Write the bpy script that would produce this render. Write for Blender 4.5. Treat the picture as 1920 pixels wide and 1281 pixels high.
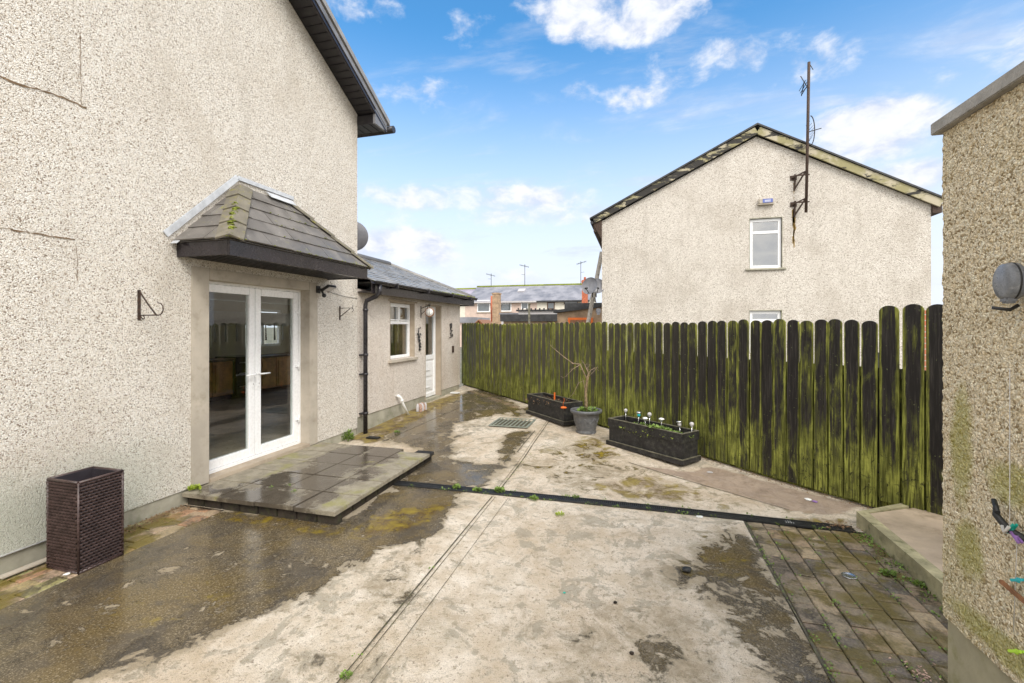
import bpy, bmesh, math, random
import numpy as np
from mathutils import Vector, Matrix, noise as mnoise
random.seed(7)
S_=bpy.context.scene
for o in list(bpy.data.objects): bpy.data.objects.remove(o)
C=S_.collection
R=math.radians
# ------------------------------------------------------------------ camera
F=850.0; YAW=math.atan(235/F); SN,CS=math.sin(YAW),math.cos(YAW); H=1.75; HY=613.0
cam=bpy.data.cameras.new('camera'); co=bpy.data.objects.new('camera',cam); C.objects.link(co); S_.camera=co
cam.sensor_width=36; cam.lens=36*F/1920; cam.shift_y=-(640.5-HY)/1920
cam.clip_start=.05; cam.clip_end=3000
co.location=(0,0,H); co.rotation_euler=(R(90),0,YAW)
def atz(x,y,z=0.0):          # photo point -> world point on a level z
    d=(H-z)*F/(y-HY); l=(x-960)/F*d
    return (l*CS-d*SN,l*SN+d*CS,z)
def atX(x,y,X):
    r=(x-960)/F; d=X/(r*CS-SN); return (X,d*(r*SN+CS),H-(y-HY)*d/F)
def atY(x,y,Y):
    r=(x-960)/F; d=Y/(r*SN+CS); return (d*(r*CS-SN),Y,H-(y-HY)*d/F)
def gz(Y): 
    t=max(0.0,Y-5.3); return .036*t*min(1,t/1.0)
def atg(x,y):
    p=atz(x,y,0)
    for _ in range(6): p=atz(x,y,gz(p[1]))
    return p
def dirpx(x,y):
    v=Vector(((x-960)/F,1,-(y-HY)/F)); return Vector((v.x*CS-v.y*SN,v.x*SN+v.y*CS,v.z)).normalized()
# ------------------------------------------------------------------ world + sun
SUN_EL,SUN_AZ=R(44),R(142)      # azimuth clockwise from +Y
W=bpy.data.worlds.new('World'); S_.world=W; W.use_nodes=True
wt=W.node_tree; wt.nodes.clear()
def nd(t,ty,ins=None,**kw):
    n=t.nodes.new(ty)
    for k,v in kw.items(): setattr(n,k,v)
    for k,v in (ins or {}).items():
        s=n.inputs[k]
        if isinstance(v,bpy.types.NodeSocket): t.links.new(v,s)
        else: s.default_value=v
    return n
def mth(t,op,a,b=0.0,c=0.0,clamp=False):
    n=nd(t,'ShaderNodeMath',{0:a,1:b,2:c},operation=op,use_clamp=clamp); return n.outputs[0]
def mr(t,v,a,b,c=0.0,d=1.0,sm=True):
    n=nd(t,'ShaderNodeMapRange',{'Value':v,'From Min':a,'From Max':b,'To Min':c,'To Max':d}); n.interpolation_type='SMOOTHSTEP' if sm else 'LINEAR'; return n.outputs[0]
def mixc(t,f,a,b,bt='MIX'):
    n=nd(t,'ShaderNodeMix',data_type='RGBA',blend_type=bt)
    for s,v in ((n.inputs[0],f),(n.inputs[6],a),(n.inputs[7],b)):
        if isinstance(v,bpy.types.NodeSocket): t.links.new(v,s)
        else: s.default_value=v if not isinstance(v,tuple) else (tuple(v)+(1,))[:4]
    return n.outputs[2]
def nz(t,vec,scale,det=4,rough=.55,dist=0.0,out='Fac'):
    return nd(t,'ShaderNodeTexNoise',{'Vector':vec,'Scale':scale,'Detail':det,'Roughness':rough,'Distortion':dist}).outputs[out]
def scl(t,vec,s):
    return nd(t,'ShaderNodeVectorMath',{0:vec,1:s},operation='MULTIPLY').outputs[0]
def ramp(t,v,stops):
    n=nd(t,'ShaderNodeValToRGB',{'Fac':v}); cr=n.color_ramp
    while len(cr.elements)>1: cr.elements.remove(cr.elements[-1])
    for i,(p,c) in enumerate(stops):
        e=cr.elements[0] if i==0 else cr.elements.new(p)
        e.position=p; e.color=(tuple(c)+(1,))[:4]
    return n.outputs[0]
sky=nd(wt,'ShaderNodeTexSky',sky_type='NISHITA',sun_disc=False,sun_elevation=SUN_EL,sun_rotation=SUN_AZ,altitude=0,air_density=1.0,dust_density=1.2,ozone_density=2.0)
skyc=nd(wt,'ShaderNodeHueSaturation',{'Color':sky.outputs[0],'Saturation':1.36,'Value':1.4,'Hue':.492}).outputs[0]
gv=nd(wt,'ShaderNodeTexCoord').outputs['Generated']
nv=nd(wt,'ShaderNodeVectorMath',{0:gv},operation='NORMALIZE').outputs[0]
sp=nd(wt,'ShaderNodeSeparateXYZ',{0:nv})
az=mth(wt,'ARCTAN2',sp.outputs[0],sp.outputs[1]); el=mth(wt,'ARCSINE',sp.outputs[2])
# project on a cloud deck for streaks
den=mth(wt,'ADD',mth(wt,'MAXIMUM',sp.outputs[2],0.0),.12)
deck=nd(wt,'ShaderNodeVectorMath',{0:nv,3:mth(wt,'DIVIDE',1.0,den)},operation='SCALE').outputs[0]
aev=nd(wt,'ShaderNodeCombineXYZ',{0:az,1:mth(wt,'MULTIPLY',el,1.7),2:0.0}).outputs[0]
n_big=nz(wt,aev,5.0,9,.62,.25)
n_fine=nz(wt,aev,17.0,7,.6,.3)
n_str=nz(wt,scl(wt,deck,(1.0,2.2,1.0)),1.3,8,.62,.6)
def blob(px,py,rx,ry,amp):
    d=dirpx(px,py); a=math.atan2(d.x,d.y); e=math.asin(d.z)
    u=mth(wt,'DIVIDE',mth(wt,'SUBTRACT',az,a),rx/F*.9); v=mth(wt,'DIVIDE',mth(wt,'SUBTRACT',el,e),ry/F*.9)
    q=mth(wt,'ADD',mth(wt,'MULTIPLY',u,u),mth(wt,'MULTIPLY',v,v))
    return mth(wt,'MULTIPLY',mr(wt,q,1.0,0.0),amp)
acc=None
for b in [(1170,10,270,85,.56),(1040,10,120,50,.3),(880,50,90,50,.30),(1200,180,110,45,.34),(1090,170,60,30,.2),(1310,125,230,55,.34),(1345,190,110,60,.22),(1650,245,130,75,.60),(1690,335,90,45,.5),(1830,105,190,60,.36),(770,175,170,50,.28),
          (750,470,160,62,.56),(900,375,420,45,.44),(1000,400,330,40,.4),(670,15,130,40,.28),(1560,110,110,60,.26),(850,520,400,60,.3),(1500,120,120,60,.14),(560,380,400,50,.2)]:
    v=blob(*b); acc=v if acc is None else mth(wt,'MAXIMUM',acc,v)
dens=mth(wt,'ADD',mth(wt,'ADD',acc,mth(wt,'MULTIPLY',mth(wt,'SUBTRACT',n_big,.5),1.15)),mth(wt,'MULTIPLY',mth(wt,'SUBTRACT',n_fine,.5),.5))
c1=mr(wt,dens,.18,.56)
wisp=mth(wt,'MULTIPLY',mr(wt,n_str,.50,.84),.8)
cl=mth(wt,'MAXIMUM',c1,wisp)
shade=mixc(wt,mr(wt,mth(wt,'ADD',n_fine,mth(wt,'MULTIPLY',dens,.25)),.4,.75),(.60,.66,.80),(.86,.88,.94))
hz=mr(wt,el,.60,.06,.03,.96)
# Background strength .1: cloud radiance is given in the same physical units as the sky
CL=5.6
skyh=mixc(wt,hz,skyc,(.84*CL,.89*CL,1.0*CL))
cloudc=nd(wt,'ShaderNodeVectorMath',{0:shade,3:CL*1.06},operation='SCALE').outputs[0]
fin=mixc(wt,cl,skyh,cloudc)
# bright overcast added outside the view to light walls and fence, fading forward
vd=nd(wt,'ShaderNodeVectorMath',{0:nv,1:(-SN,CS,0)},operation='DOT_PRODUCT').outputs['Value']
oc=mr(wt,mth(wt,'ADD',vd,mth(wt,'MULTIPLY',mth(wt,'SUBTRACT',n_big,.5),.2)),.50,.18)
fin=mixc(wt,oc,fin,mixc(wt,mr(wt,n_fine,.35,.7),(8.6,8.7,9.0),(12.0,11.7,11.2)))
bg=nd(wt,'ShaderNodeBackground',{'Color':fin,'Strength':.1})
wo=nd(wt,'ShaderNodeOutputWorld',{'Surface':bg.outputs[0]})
W['kind']='structure'
sl=bpy.data.lights.new('sun','SUN'); sl.energy=1.3; sl.angle=R(24); sl.color=(1,.95,.87)
so=bpy.data.objects.new('sun',sl); C.objects.link(so)
sd=Vector((math.sin(SUN_AZ)*math.cos(SUN_EL),math.cos(SUN_AZ)*math.cos(SUN_EL),math.sin(SUN_EL)))
so.rotation_euler=sd.to_track_quat('Z','Y').to_euler(); so.location=(0,0,30)
vs=S_.view_settings; vs.view_transform='Standard'; vs.look='None'; vs.exposure=.98; vs.gamma=1; vs.use_curve_mapping=False
# ------------------------------------------------------------------ mesh helpers
def tag(o,label=None,cat=None,group=None,kind=None):
    if label: o['label']=label
    if cat: o['category']=cat
    if group: o['group']=group
    if kind: o['kind']=kind
    return o
def empty(name,loc,label,cat,group=None,rz=0):
    o=bpy.data.objects.new(name,None); C.objects.link(o); o.location=loc; o.rotation_euler=(0,0,rz); o.empty_display_size=.1
    return tag(o,label,cat,group)
class MB:
    def __init__(s): s.bm=bmesh.new()
    def poly(s,vs,fs):
        v=[s.bm.verts.new(p) for p in vs]
        for f in fs:
            try: s.bm.faces.new([v[i] for i in f])
            except ValueError: pass
        return s
    def box(s,a,b,bev=0):
        x0,y0,z0=[min(a[i],b[i]) for i in range(3)]; x1,y1,z1=[max(a[i],b[i]) for i in range(3)]
        v=[s.bm.verts.new(p) for p in ((x0,y0,z0),(x1,y0,z0),(x1,y1,z0),(x0,y1,z0),(x0,y0,z1),(x1,y0,z1),(x1,y1,z1),(x0,y1,z1))]
        fs=[s.bm.faces.new([v[i] for i in f]) for f in ((3,2,1,0),(4,5,6,7),(0,1,5,4),(1,2,6,5),(2,3,7,6),(3,0,4,7))]
        if bev: bmesh.ops.bevel(s.bm,geom=list({e for f in fs for e in f.edges}),offset=bev,segments=2,affect='EDGES')
        return s
    def obox(s,c,ax,size,bev=0):     # oriented box: centre, (x axis,y axis,z axis), size
        ax=[Vector(a).normalized() for a in ax]; c=Vector(c)
        pts=[]
        for sz in (-1,1):
            for sx,sy in ((-1,-1),(1,-1),(1,1),(-1,1)):
                pts.append(c+ax[0]*sx*size[0]/2+ax[1]*sy*size[1]/2+ax[2]*sz*size[2]/2)
        v=[s.bm.verts.new(p) for p in pts]
        fs=[s.bm.faces.new([v[i] for i in f]) for f in ((3,2,1,0),(4,5,6,7),(0,1,5,4),(1,2,6,5),(2,3,7,6),(3,0,4,7))]
        if bev: bmesh.ops.bevel(s.bm,geom=list({e for f in fs for e in f.edges}),offset=bev,segments=2,affect='EDGES')
        return s
    def bar(s,p,q,w,h=None,up=(0,0,1)):
        p,q=Vector(p),Vector(q); d=(q-p); L=d.length; d.normalize(); up=Vector(up)
        if abs(d.dot(up))>.98: up=Vector((1,0,0))
        x=d.cross(up).normalized(); z=x.cross(d)
        return s.obox((p+q)/2,(x,d,z),(w,L,h or w))
    def tube(s,pts,r,n=8,cap=True):
        pts=[Vector(p) for p in pts]; rs=r if isinstance(r,(list,tuple)) else [r]*len(pts)
        prev=None; ref=Vector((0,0,1))
        d0=(pts[1]-pts[0]).normalized()
        if abs(d0.dot(ref))>.9: ref=Vector((1,0,0))
        x=d0.cross(ref).normalized(); rings=[]
        for i,p in enumerate(pts):
            d=((pts[min(i+1,len(pts)-1)]-pts[max(i-1,0)])).normalized()
            x=(x-d*x.dot(d)).normalized(); y=d.cross(x)
            rings.append([s.bm.verts.new(p+(x*math.cos(t*2*math.pi/n)+y*math.sin(t*2*math.pi/n))*rs[i]) for t in range(n)])
        for a,b in zip(rings,rings[1:]):
            for k in range(n):
                f=s.bm.faces.new((a[k],a[(k+1)%n],b[(k+1)%n],b[k])); f.smooth=True
        if cap:
            s.bm.faces.new(rings[0][::-1]); s.bm.faces.new(rings[-1])
        return s
    def lathe(s,prof,c=(0,0,0),n=24,ax=None):
        c=Vector(c); M=Matrix.Identity(3) if ax is None else Vector(ax).normalized().to_track_quat('Z','Y').to_matrix()
        rings=[[s.bm.verts.new(c+M@Vector((r*math.cos(t*2*math.pi/n),r*math.sin(t*2*math.pi/n),z))) for t in range(n)] for r,z in prof]
        for a,b in zip(rings,rings[1:]):
            for k in range(n):
                f=s.bm.faces.new((a[k],a[(k+1)%n],b[(k+1)%n],b[k])); f.smooth=True
        if prof[0][0]>1e-4: s.bm.faces.new(rings[0][::-1])
        if prof[-1][0]>1e-4: s.bm.faces.new(rings[-1])
        return s
    def prism(s,poly,axis,a,b):      # poly in the other two axes, extruded along axis from a to b
        def P(u,v,w): return {'x':(w,u,v),'y':(u,w,v),'z':(u,v,w)}[axis]
        A=[s.bm.verts.new(P(u,v,a)) for u,v in poly]; B=[s.bm.verts.new(P(u,v,b)) for u,v in poly]
        s.bm.faces.new(A); s.bm.faces.new(B[::-1]); n=len(poly)
        for i in range(n): s.bm.faces.new((A[i],B[i],B[(i+1)%n],A[(i+1)%n]))
        return s
    def build(s,name,m,parent=None,origin=None,norm=True,**kw):
        if norm: bmesh.ops.recalc_face_normals(s.bm,faces=s.bm.faces)
        me=bpy.data.meshes.new(name)
        if origin is not None: bmesh.ops.translate(s.bm,verts=s.bm.verts,vec=-Vector(origin))
        s.bm.to_mesh(me); s.bm.free(); me.materials.append(m)
        o=bpy.data.objects.new(name,me); C.objects.link(o)
        if origin is not None: o.location=origin
        if parent is not None:
            o.parent=parent
        return tag(o,**kw) if kw else o
def rel(o,parent):               # mesh in world coordinates, parent placed in the world
    o.parent=parent; o.matrix_parent_inverse=Matrix.LocRotScale(parent.location,parent.rotation_euler,None).inverted(); return o
# ------------------------------------------------------------------ materials
def newmat(name):
    m=bpy.data.materials.new(name); m.use_nodes=True; t=m.node_tree
    b=t.nodes['Principled BSDF']; pos=nd(t,'ShaderNodeNewGeometry').outputs['Position']
    return m,t,b,pos
def setb(t,b,**kw):
    for k,v in kw.items():
        s=b.inputs[k.replace('_',' ')]
        if isinstance(v,bpy.types.NodeSocket): t.links.new(v,s)
        else: s.default_value=(tuple(v)+(1,))[:4] if isinstance(v,tuple) else v
def bump(t,h,dist,strength=1.0,normal=None):
    ins={'Height':h,'Distance':dist,'Strength':strength}
    if normal is not None: ins['Normal']=normal
    return nd(t,'ShaderNodeBump',ins).outputs[0]
def plain(name,col,rough=.5,var=.18,scale=9.0,metal=0.0,bmp=.0006,dirt=None,spec=.5):
    m,t,b,p=newmat(name)
    n=nz(t,p,scale,6,.6); n2=nz(t,p,scale*7,3,.6)
    c=mixc(t,mr(t,n,.3,.7),tuple(x*(1-var) for x in col),tuple(min(1,x*(1+var)) for x in col))
    if dirt: c=mixc(t,mth(t,'MULTIPLY',mr(t,nz(t,p,scale*1.7,8,.7),.48,.75),dirt[3]),c,tuple(dirt[:3]))
    setb(t,b,Base_Color=c,Roughness=mr(t,n2,.3,.7,max(.03,rough-.08),rough+.1),Metallic=metal,Specular_IOR_Level=spec)
    if bmp: setb(t,b,Normal=bump(t,n2,bmp))
    return m
def pebbledash(name,light,mid,dark,scale=62,stain=(.30,.22,.13),stainamt=.35,green=None,gap=.38,bd=.008,spots=()):
    m,t,b,p=newmat(name)
    pd=nd(t,'ShaderNodeVectorMath',{0:p,1:scl(t,nz(t,p,30,2,.5,0,'Color'),(.02,.02,.02))},operation='ADD').outputs[0]
    v=nd(t,'ShaderNodeTexVoronoi',{'Vector':pd,'Scale':scale,'Randomness':1.0})
    v2=nd(t,'ShaderNodeTexVoronoi',{'Vector':pd,'Scale':scale*.47,'Randomness':1.0})
    rnd=nd(t,'ShaderNodeSeparateColor',{'Color':v.outputs['Color']}).outputs[0]
    rnd2=nd(t,'ShaderNodeSeparateColor',{'Color':v2.outputs['Color']}).outputs[1]
    c=ramp(t,rnd,[(0,dark),(.10,dark),(.2,mid),(.45,tuple((a+b_)/2 for a,b_ in zip(mid,light))),(.75,light),(1,tuple(min(1,x*1.12) for x in light))])
    c=mixc(t,mth(t,'MULTIPLY',mr(t,rnd2,.75,.98),.5),c,mid)
    gp=mth(t,'MAXIMUM',mr(t,v.outputs['Distance'],.42,.75,0,gap),mth(t,'MULTIPLY',mr(t,nz(t,p,scale*.8,3,.7),.56,.68),gap*1.1))
    c=mixc(t,gp,c,tuple(x*.7 for x in dark))
    lo=nz(t,p,.9,7,.68,.3); lo2=nz(t,scl(t,p,(3.0,3.0,.55)),1.0,6,.65)
    c=mixc(t,mth(t,'MULTIPLY',mr(t,lo,.44,.68),stainamt),c,stain,'MIX')
    c=mixc(t,mth(t,'MULTIPLY',mr(t,lo2,.50,.70),stainamt*.6),c,tuple(x*.8 for x in stain))
    if green:
        z=nd(t,'ShaderNodeSeparateXYZ',{0:p})
        ym=mr(t,z.outputs[1],3.6,2.8); gm=mth(t,'MULTIPLY',ym,mth(t,'MULTIPLY',mr(t,mth(t,'ADD',z.outputs[2],mth(t,'MULTIPLY',nz(t,p,1.6,5,.6),.9)),green[4],green[3]),green[5]))
        c=mixc(t,gm,c,tuple(green[:3]),'MIX')
    if spots:
        q_=nd(t,'ShaderNodeSeparateXYZ',{0:p}); a_=None; nn=mth(t,'MULTIPLY',mth(t,'SUBTRACT',nz(t,p,9,6,.7),.5),1.6)
        for (y_,z_,ry_,rz_) in spots:
            e_=mth(t,'ADD',mth(t,'POWER',mth(t,'ABSOLUTE',mth(t,'DIVIDE',mth(t,'SUBTRACT',q_.outputs[1],y_),ry_)),2.0),mth(t,'POWER',mth(t,'ABSOLUTE',mth(t,'DIVIDE',mth(t,'SUBTRACT',q_.outputs[2],z_),rz_)),2.0))
            e_=mr(t,mth(t,'ADD',e_,nn),1.3,.2); a_=e_ if a_ is None else mth(t,'MAXIMUM',a_,e_)
        c=mixc(t,mth(t,'MULTIPLY',a_,.6),c,(.34,.33,.05))
    h=mth(t,'SUBTRACT',1.0,v.outputs['Distance']); h=mth(t,'ADD',h,mth(t,'MULTIPLY',nz(t,p,scale*.6,3,.6),1.0))
    setb(t,b,Base_Color=c,Roughness=.85,Normal=bump(t,h,bd,.9),Specular_IOR_Level=.25)
    return m
M={}
M['dash']=pebbledash('white_pebbledash',(.91,.875,.815),(.76,.69,.59),(.28,.22,.165),130,(.54,.47,.38),.38,(.42,.46,.38,.75,1.45,.6))
M['dash_ext']=pebbledash('pinkish_pebbledash',(.86,.80,.73),(.70,.62,.54),(.40,.33,.27),120,(.50,.37,.26),.3,gap=.3,bd=.008)
M['dash_gable']=pebbledash('weathered_pebbledash',(.84,.79,.72),(.72,.66,.58),(.42,.36,.30),64,(.44,.38,.31),.38,gap=.28,bd=.02)
M['dash_buff']=pebbledash('buff_pebbledash',(.93,.82,.62),(.78,.64,.42),(.36,.27,.15),105,(.44,.40,.16),.30,gap=.42,bd=.012,spots=[(2.25,1.12,.16,.10),(2.05,1.05,.10,.14),(1.98,.80,.05,.30),(2.5,.75,.10,.14),(2.55,1.2,.08,.3),(2.2,.45,.5,.07)])
M['plinth']=plain('concrete_plinth',(.36,.34,.27),.8,.2,4,dirt=(.16,.17,.09,.7),bmp=.002)
M['surround']=plain('render_surround',(.44,.39,.32),.8,.12,3,dirt=(.25,.21,.15,.6),bmp=.0015)
M['reveal']=plain('tan_render_reveal',(.40,.33,.25),.8,.12,4,dirt=(.25,.19,.12,.5),bmp=.0015)
M['upvc']=plain('white_upvc',(.86,.86,.86),.28,.02,5,dirt=(.5,.47,.4,.18),bmp=0)
M['black_pvc']=plain('black_pvc',(.022,.020,.025),.3,.3,6,dirt=(.12,.11,.09,.35),bmp=0)
M['dark_trim']=plain('dark_brown_trim',(.020,.016,.019),.2,.2,5,dirt=(.06,.05,.045,.3),bmp=0)
M['dark_soffit']=plain('dark_soffit',(.014,.012,.014),.4,.3,5,dirt=(.06,.06,.05,.3),bmp=.0004)
M['barge_sheen']=plain('pale_sheen_board',(.20,.20,.21),.22,.25,3,dirt=(.05,.05,.05,.5),bmp=.0004)  # sky sheen on the verge trim is put in as a paler grey
M['lead']=plain('lead_flashing',(.50,.52,.55),.45,.15,12,dirt=(.75,.75,.75,.5),bmp=.002)
def slate(name,col,moss=.35,mosscol=(.22,.22,.03),rough=.55,sc=3.0,lichen=.5):
    m,t,b,p=newmat(name)
    n=nz(t,p,sc,7,.65); 
    c=mixc(t,mr(t,n,.3,.7),tuple(x*.7 for x in col),tuple(x*1.3 for x in col))
    ob=nd(t,'ShaderNodeNewGeometry').outputs['Random Per Island']
    c=mixc(t,mr(t,ob,0,1,0,.5),c,tuple(x*.6 for x in col))
    c=mixc(t,mth(t,'MULTIPLY',mr(t,nz(t,p,sc*5,8,.75),.60,.68),lichen),c,(.5,.5,.42))
    c=mixc(t,mth(t,'MULTIPLY',mr(t,nz(t,p,sc*1.9,9,.75),.62-moss*.2,.72-moss*.2),.85),c,mosscol)
    setb(t,b,Base_Color=c,Roughness=mr(t,n,.3,.7,rough-.15,rough+.15),Normal=bump(t,nz(t,p,sc*20,4,.6),.003))
    return m
M['slate']=slate('grey_roof_slate',(.17,.155,.14),.12,(.26,.26,.05),.5,4)
M['slate_wet']=slate('wet_grey_slate',(.27,.26,.25),.0,(.20,.22,.03),.32,3)
M['slate_moss']=slate('mossy_roof_tile',(.19,.17,.13),.40,(.22,.20,.035),.8,9)
M['slate_far']=slate('distant_slate',(.235,.235,.26),.05,(.16,.18,.05),.5,.8,.3)
M['moss']=plain('green_moss',(.19,.22,.03),.95,.5,14,bmp=.01)
# fence timber
def fence_mat(name='mossy_black_timber',base=(.012,.010,.009),g=(.40,.42,.085),amt=0.0):
    m,t,b,p=newmat(name)
    tc=nd(t,'ShaderNodeTexCoord').outputs['Object']
    so_=nd(t,'ShaderNodeSeparateXYZ',{0:tc}); sw=nd(t,'ShaderNodeSeparateXYZ',{0:p})
    rnd=nd(t,'ShaderNodeObjectInfo').outputs['Random']
    off=nd(t,'ShaderNodeCombineXYZ',{0:mth(t,'MULTIPLY',rnd,37.0),1:mth(t,'MULTIPLY',rnd,11.0),2:0.0}).outputs[0]
    lc=nd(t,'ShaderNodeVectorMath',{0:tc,1:off},operation='ADD').outputs[0]
    st=nz(t,scl(t,lc,(26,26,1.3)),1.0,7,.7,.4)
    st2=nz(t,scl(t,lc,(70,70,3.5)),1.0,4,.65)
    pat=nz(t,scl(t,lc,(6,6,2.2)),1.0,7,.7,.8)
    wpat=nz(t,scl(t,p,(.8,.8,1.0)),1.0,3,.55)
    edge=mr(t,mth(t,'ABSOLUTE',so_.outputs[0]),.042,.064,0,.20)
    low=mr(t,sw.outputs[2],1.0,.2,0,.17)
    far=mr(t,sw.outputs[1],5.6,8.5,-.03,.07)
    midz=mr(t,sw.outputs[2],1.9,1.5,.05,0)
    s=mth(t,'ADD',mth(t,'MULTIPLY',st,.62),mth(t,'MULTIPLY',pat,.62))
    s=mth(t,'ADD',s,mth(t,'MULTIPLY',wpat,.30))
    s=mth(t,'ADD',s,mth(t,'MULTIPLY',mth(t,'SUBTRACT',rnd,.5),.17))
    for x in (edge,low,far,midz): s=mth(t,'ADD',s,x)
    s=mth(t,'ADD',s,amt)
    g1=mr(t,s,.775,.97)
    fine=mr(t,mth(t,'ADD',st2,mth(t,'MULTIPLY',st,.5)),.62,.90)
    gc=mixc(t,mr(t,nz(t,lc,4,5,.6),.35,.7),tuple(x*.45 for x in g),g)
    gc=mixc(t,fine,gc,tuple(x*.16 for x in g))
    bc=mixc(t,mr(t,st2,.45,.75),base,tuple(x*3.6+.006 for x in base))
    gr=mixc(t,mth(t,'MULTIPLY',mr(t,sw.outputs[1],5.5,9.5),.75),bc,(.105,.095,.065))
    c=mixc(t,g1,gr,gc)
    blk=mth(t,'MULTIPLY',mr(t,nz(t,scl(t,lc,(1,1,.6)),16.0,6,.8,1.5),.56,.6),mr(t,sw.outputs[2],.75,.35,0,.85))
    c=mixc(t,blk,c,(.02,.02,.012))
    fl=mr(t,nz(t,scl(t,lc,(1.6,1.6,1)),30.0,3,.6),.69,.72,0,.4)
    c=mixc(t,fl,c,(.35,.38,.16))
    h=mth(t,'ADD',st2,mth(t,'MULTIPLY',g1,.6))
    setb(t,b,Base_Color=c,Roughness=mr(t,g1,0,1,.55,.95),Normal=bump(t,h,.004),Specular_IOR_Level=.3)
    return m
M['fence']=fence_mat()
M['planter']=plain('black_painted_timber',(.018,.017,.018),.55,.5,10,dirt=(.10,.10,.075,.6),bmp=.002)
M['planter_edge']=plain('worn_timber_edge',(.12,.11,.075),.75,.5,14,dirt=(.03,.03,.02,.7),bmp=.002)
M['soil']=plain('dark_soil',(.045,.032,.022),.95,.6,30,bmp=.02)
M['pot']=plain('grey_stone_pot',(.11,.113,.12),.5,.2,12,dirt=(.3,.3,.28,.35),bmp=.001)
M['bark']=plain('pale_bark',(.22,.16,.09),.85,.4,30,bmp=.004)
M['twig']=plain('pale_twig',(.30,.22,.15),.8,.3,20)
M['leaf']=plain('weed_leaf',(.14,.215,.035),.6,.4,25,bmp=0)
M['leaf2']=plain('yellow_green_leaf',(.30,.38,.04),.6,.3,25,bmp=0)
M['litter']=plain('dead_leaf',(.20,.12,.06),.85,.5,40,bmp=0)
M['gravel_red']=plain('red_chips',(.40,.26,.20),.8,.5,40,bmp=0)
M['steel']=plain('brushed_steel',(.62,.62,.62),.25,.1,12,metal=.9,bmp=0)
M['rust']=plain('rusty_iron',(.045,.028,.020),.75,.6,40,dirt=(.20,.09,.04,.6),bmp=.001)
M['iron']=plain('black_iron',(.02,.02,.02),.5,.3,20,bmp=0)
M['white']=plain('white_plastic',(.82,.82,.80),.35,.03,10,bmp=0)
M['pale']=plain('pale_plastic',(.50,.48,.48),.35,.08,10,bmp=0)
M['grey_pl']=plain('grey_plastic',(.19,.20,.22),.33,.3,16,dirt=(.5,.5,.5,.5),bmp=0)
M['dish']=plain('grey_dish',(.17,.17,.185),.4,.2,5,bmp=0)
M['orange']=plain('orange_plastic',(.75,.16,.02),.4,.1,10,bmp=0)
M['teal']=plain('teal_plastic',(.02,.42,.33),.4,.1,10,bmp=0)
M['cyan']=plain('cyan_plastic',(.04,.50,.55),.4,.1,10,bmp=0)
M['purple']=plain('purple_plastic',(.30,.16,.42),.4,.1,10,bmp=0)
M['lime']=plain('lime_plastic',(.55,.85,.08),.4,.1,10,bmp=0)
M['wood_br']=plain('brown_wood',(.24,.11,.05),.6,.3,14)
M['rope']=plain('pale_rope',(.55,.52,.48),.8,.1,30)
M['cream']=plain('cream_paint',(.70,.66,.56),.7,.08,3)
M['pinkwall']=plain('pink_render',(.60,.47,.40),.85,.1,2,dirt=(.40,.30,.24,.4))
M['brickred']=plain('red_brick',(.42,.12,.06),.85,.3,6,dirt=(.25,.08,.05,.5))
M['brownwall']=plain('brown_roughcast',(.36,.25,.16),.9,.3,3,dirt=(.20,.14,.09,.6))
M['felt']=plain('black_felt',(.03,.03,.032),.6,.4,4,dirt=(.12,.12,.10,.4))
M['kitchen']=plain('oak_cabinet',(.66,.30,.10),.5,.25,6)
M['kfloor']=plain('kitchen_floor',(.50,.40,.30),.35,.25,3)
M['kwall']=plain('kitchen_wall',(.66,.60,.48),.8,.05,3)
M['kwood']=plain('dark_wood',(.10,.045,.02),.5,.3,6)
M['oven']=plain('black_oven',(.012,.012,.013),.15,.2,6,bmp=0)
M['fabric']=plain('pale_fabric',(.72,.70,.66),.9,.06,20)
M['curtain']=plain('amber_curtain',(.55,.36,.16),.9,.2,8)
def glass_mat(name,tint=(.9,.93,.92),ior=1.5,extra=.03):
    m,t,b,p=newmat(name); t.nodes.remove(b)
    fr=nd(t,'ShaderNodeFresnel',{'IOR':ior}).outputs[0]
    tr=nd(t,'ShaderNodeBsdfTransparent',{'Color':tuple(tint)+(1,)}); gl=nd(t,'ShaderNodeBsdfGlossy',{'Color':(1,1,1,1),'Roughness':.015})
    bf=nd(t,'ShaderNodeNewGeometry').outputs['Backfacing']
    mx=nd(t,'ShaderNodeMixShader',{0:mth(t,'MULTIPLY',mth(t,'ADD',fr,extra,0,True),mth(t,'SUBTRACT',1.0,bf)),1:tr.outputs[0],2:gl.outputs[0]})
    t.links.new(mx.outputs[0],t.nodes['Material Output'].inputs[0]); return m
M['glass']=glass_mat('door_glass',extra=.03)
M['glass2']=glass_mat('window_glass',(.7,.75,.75),1.6,.22)
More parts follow.
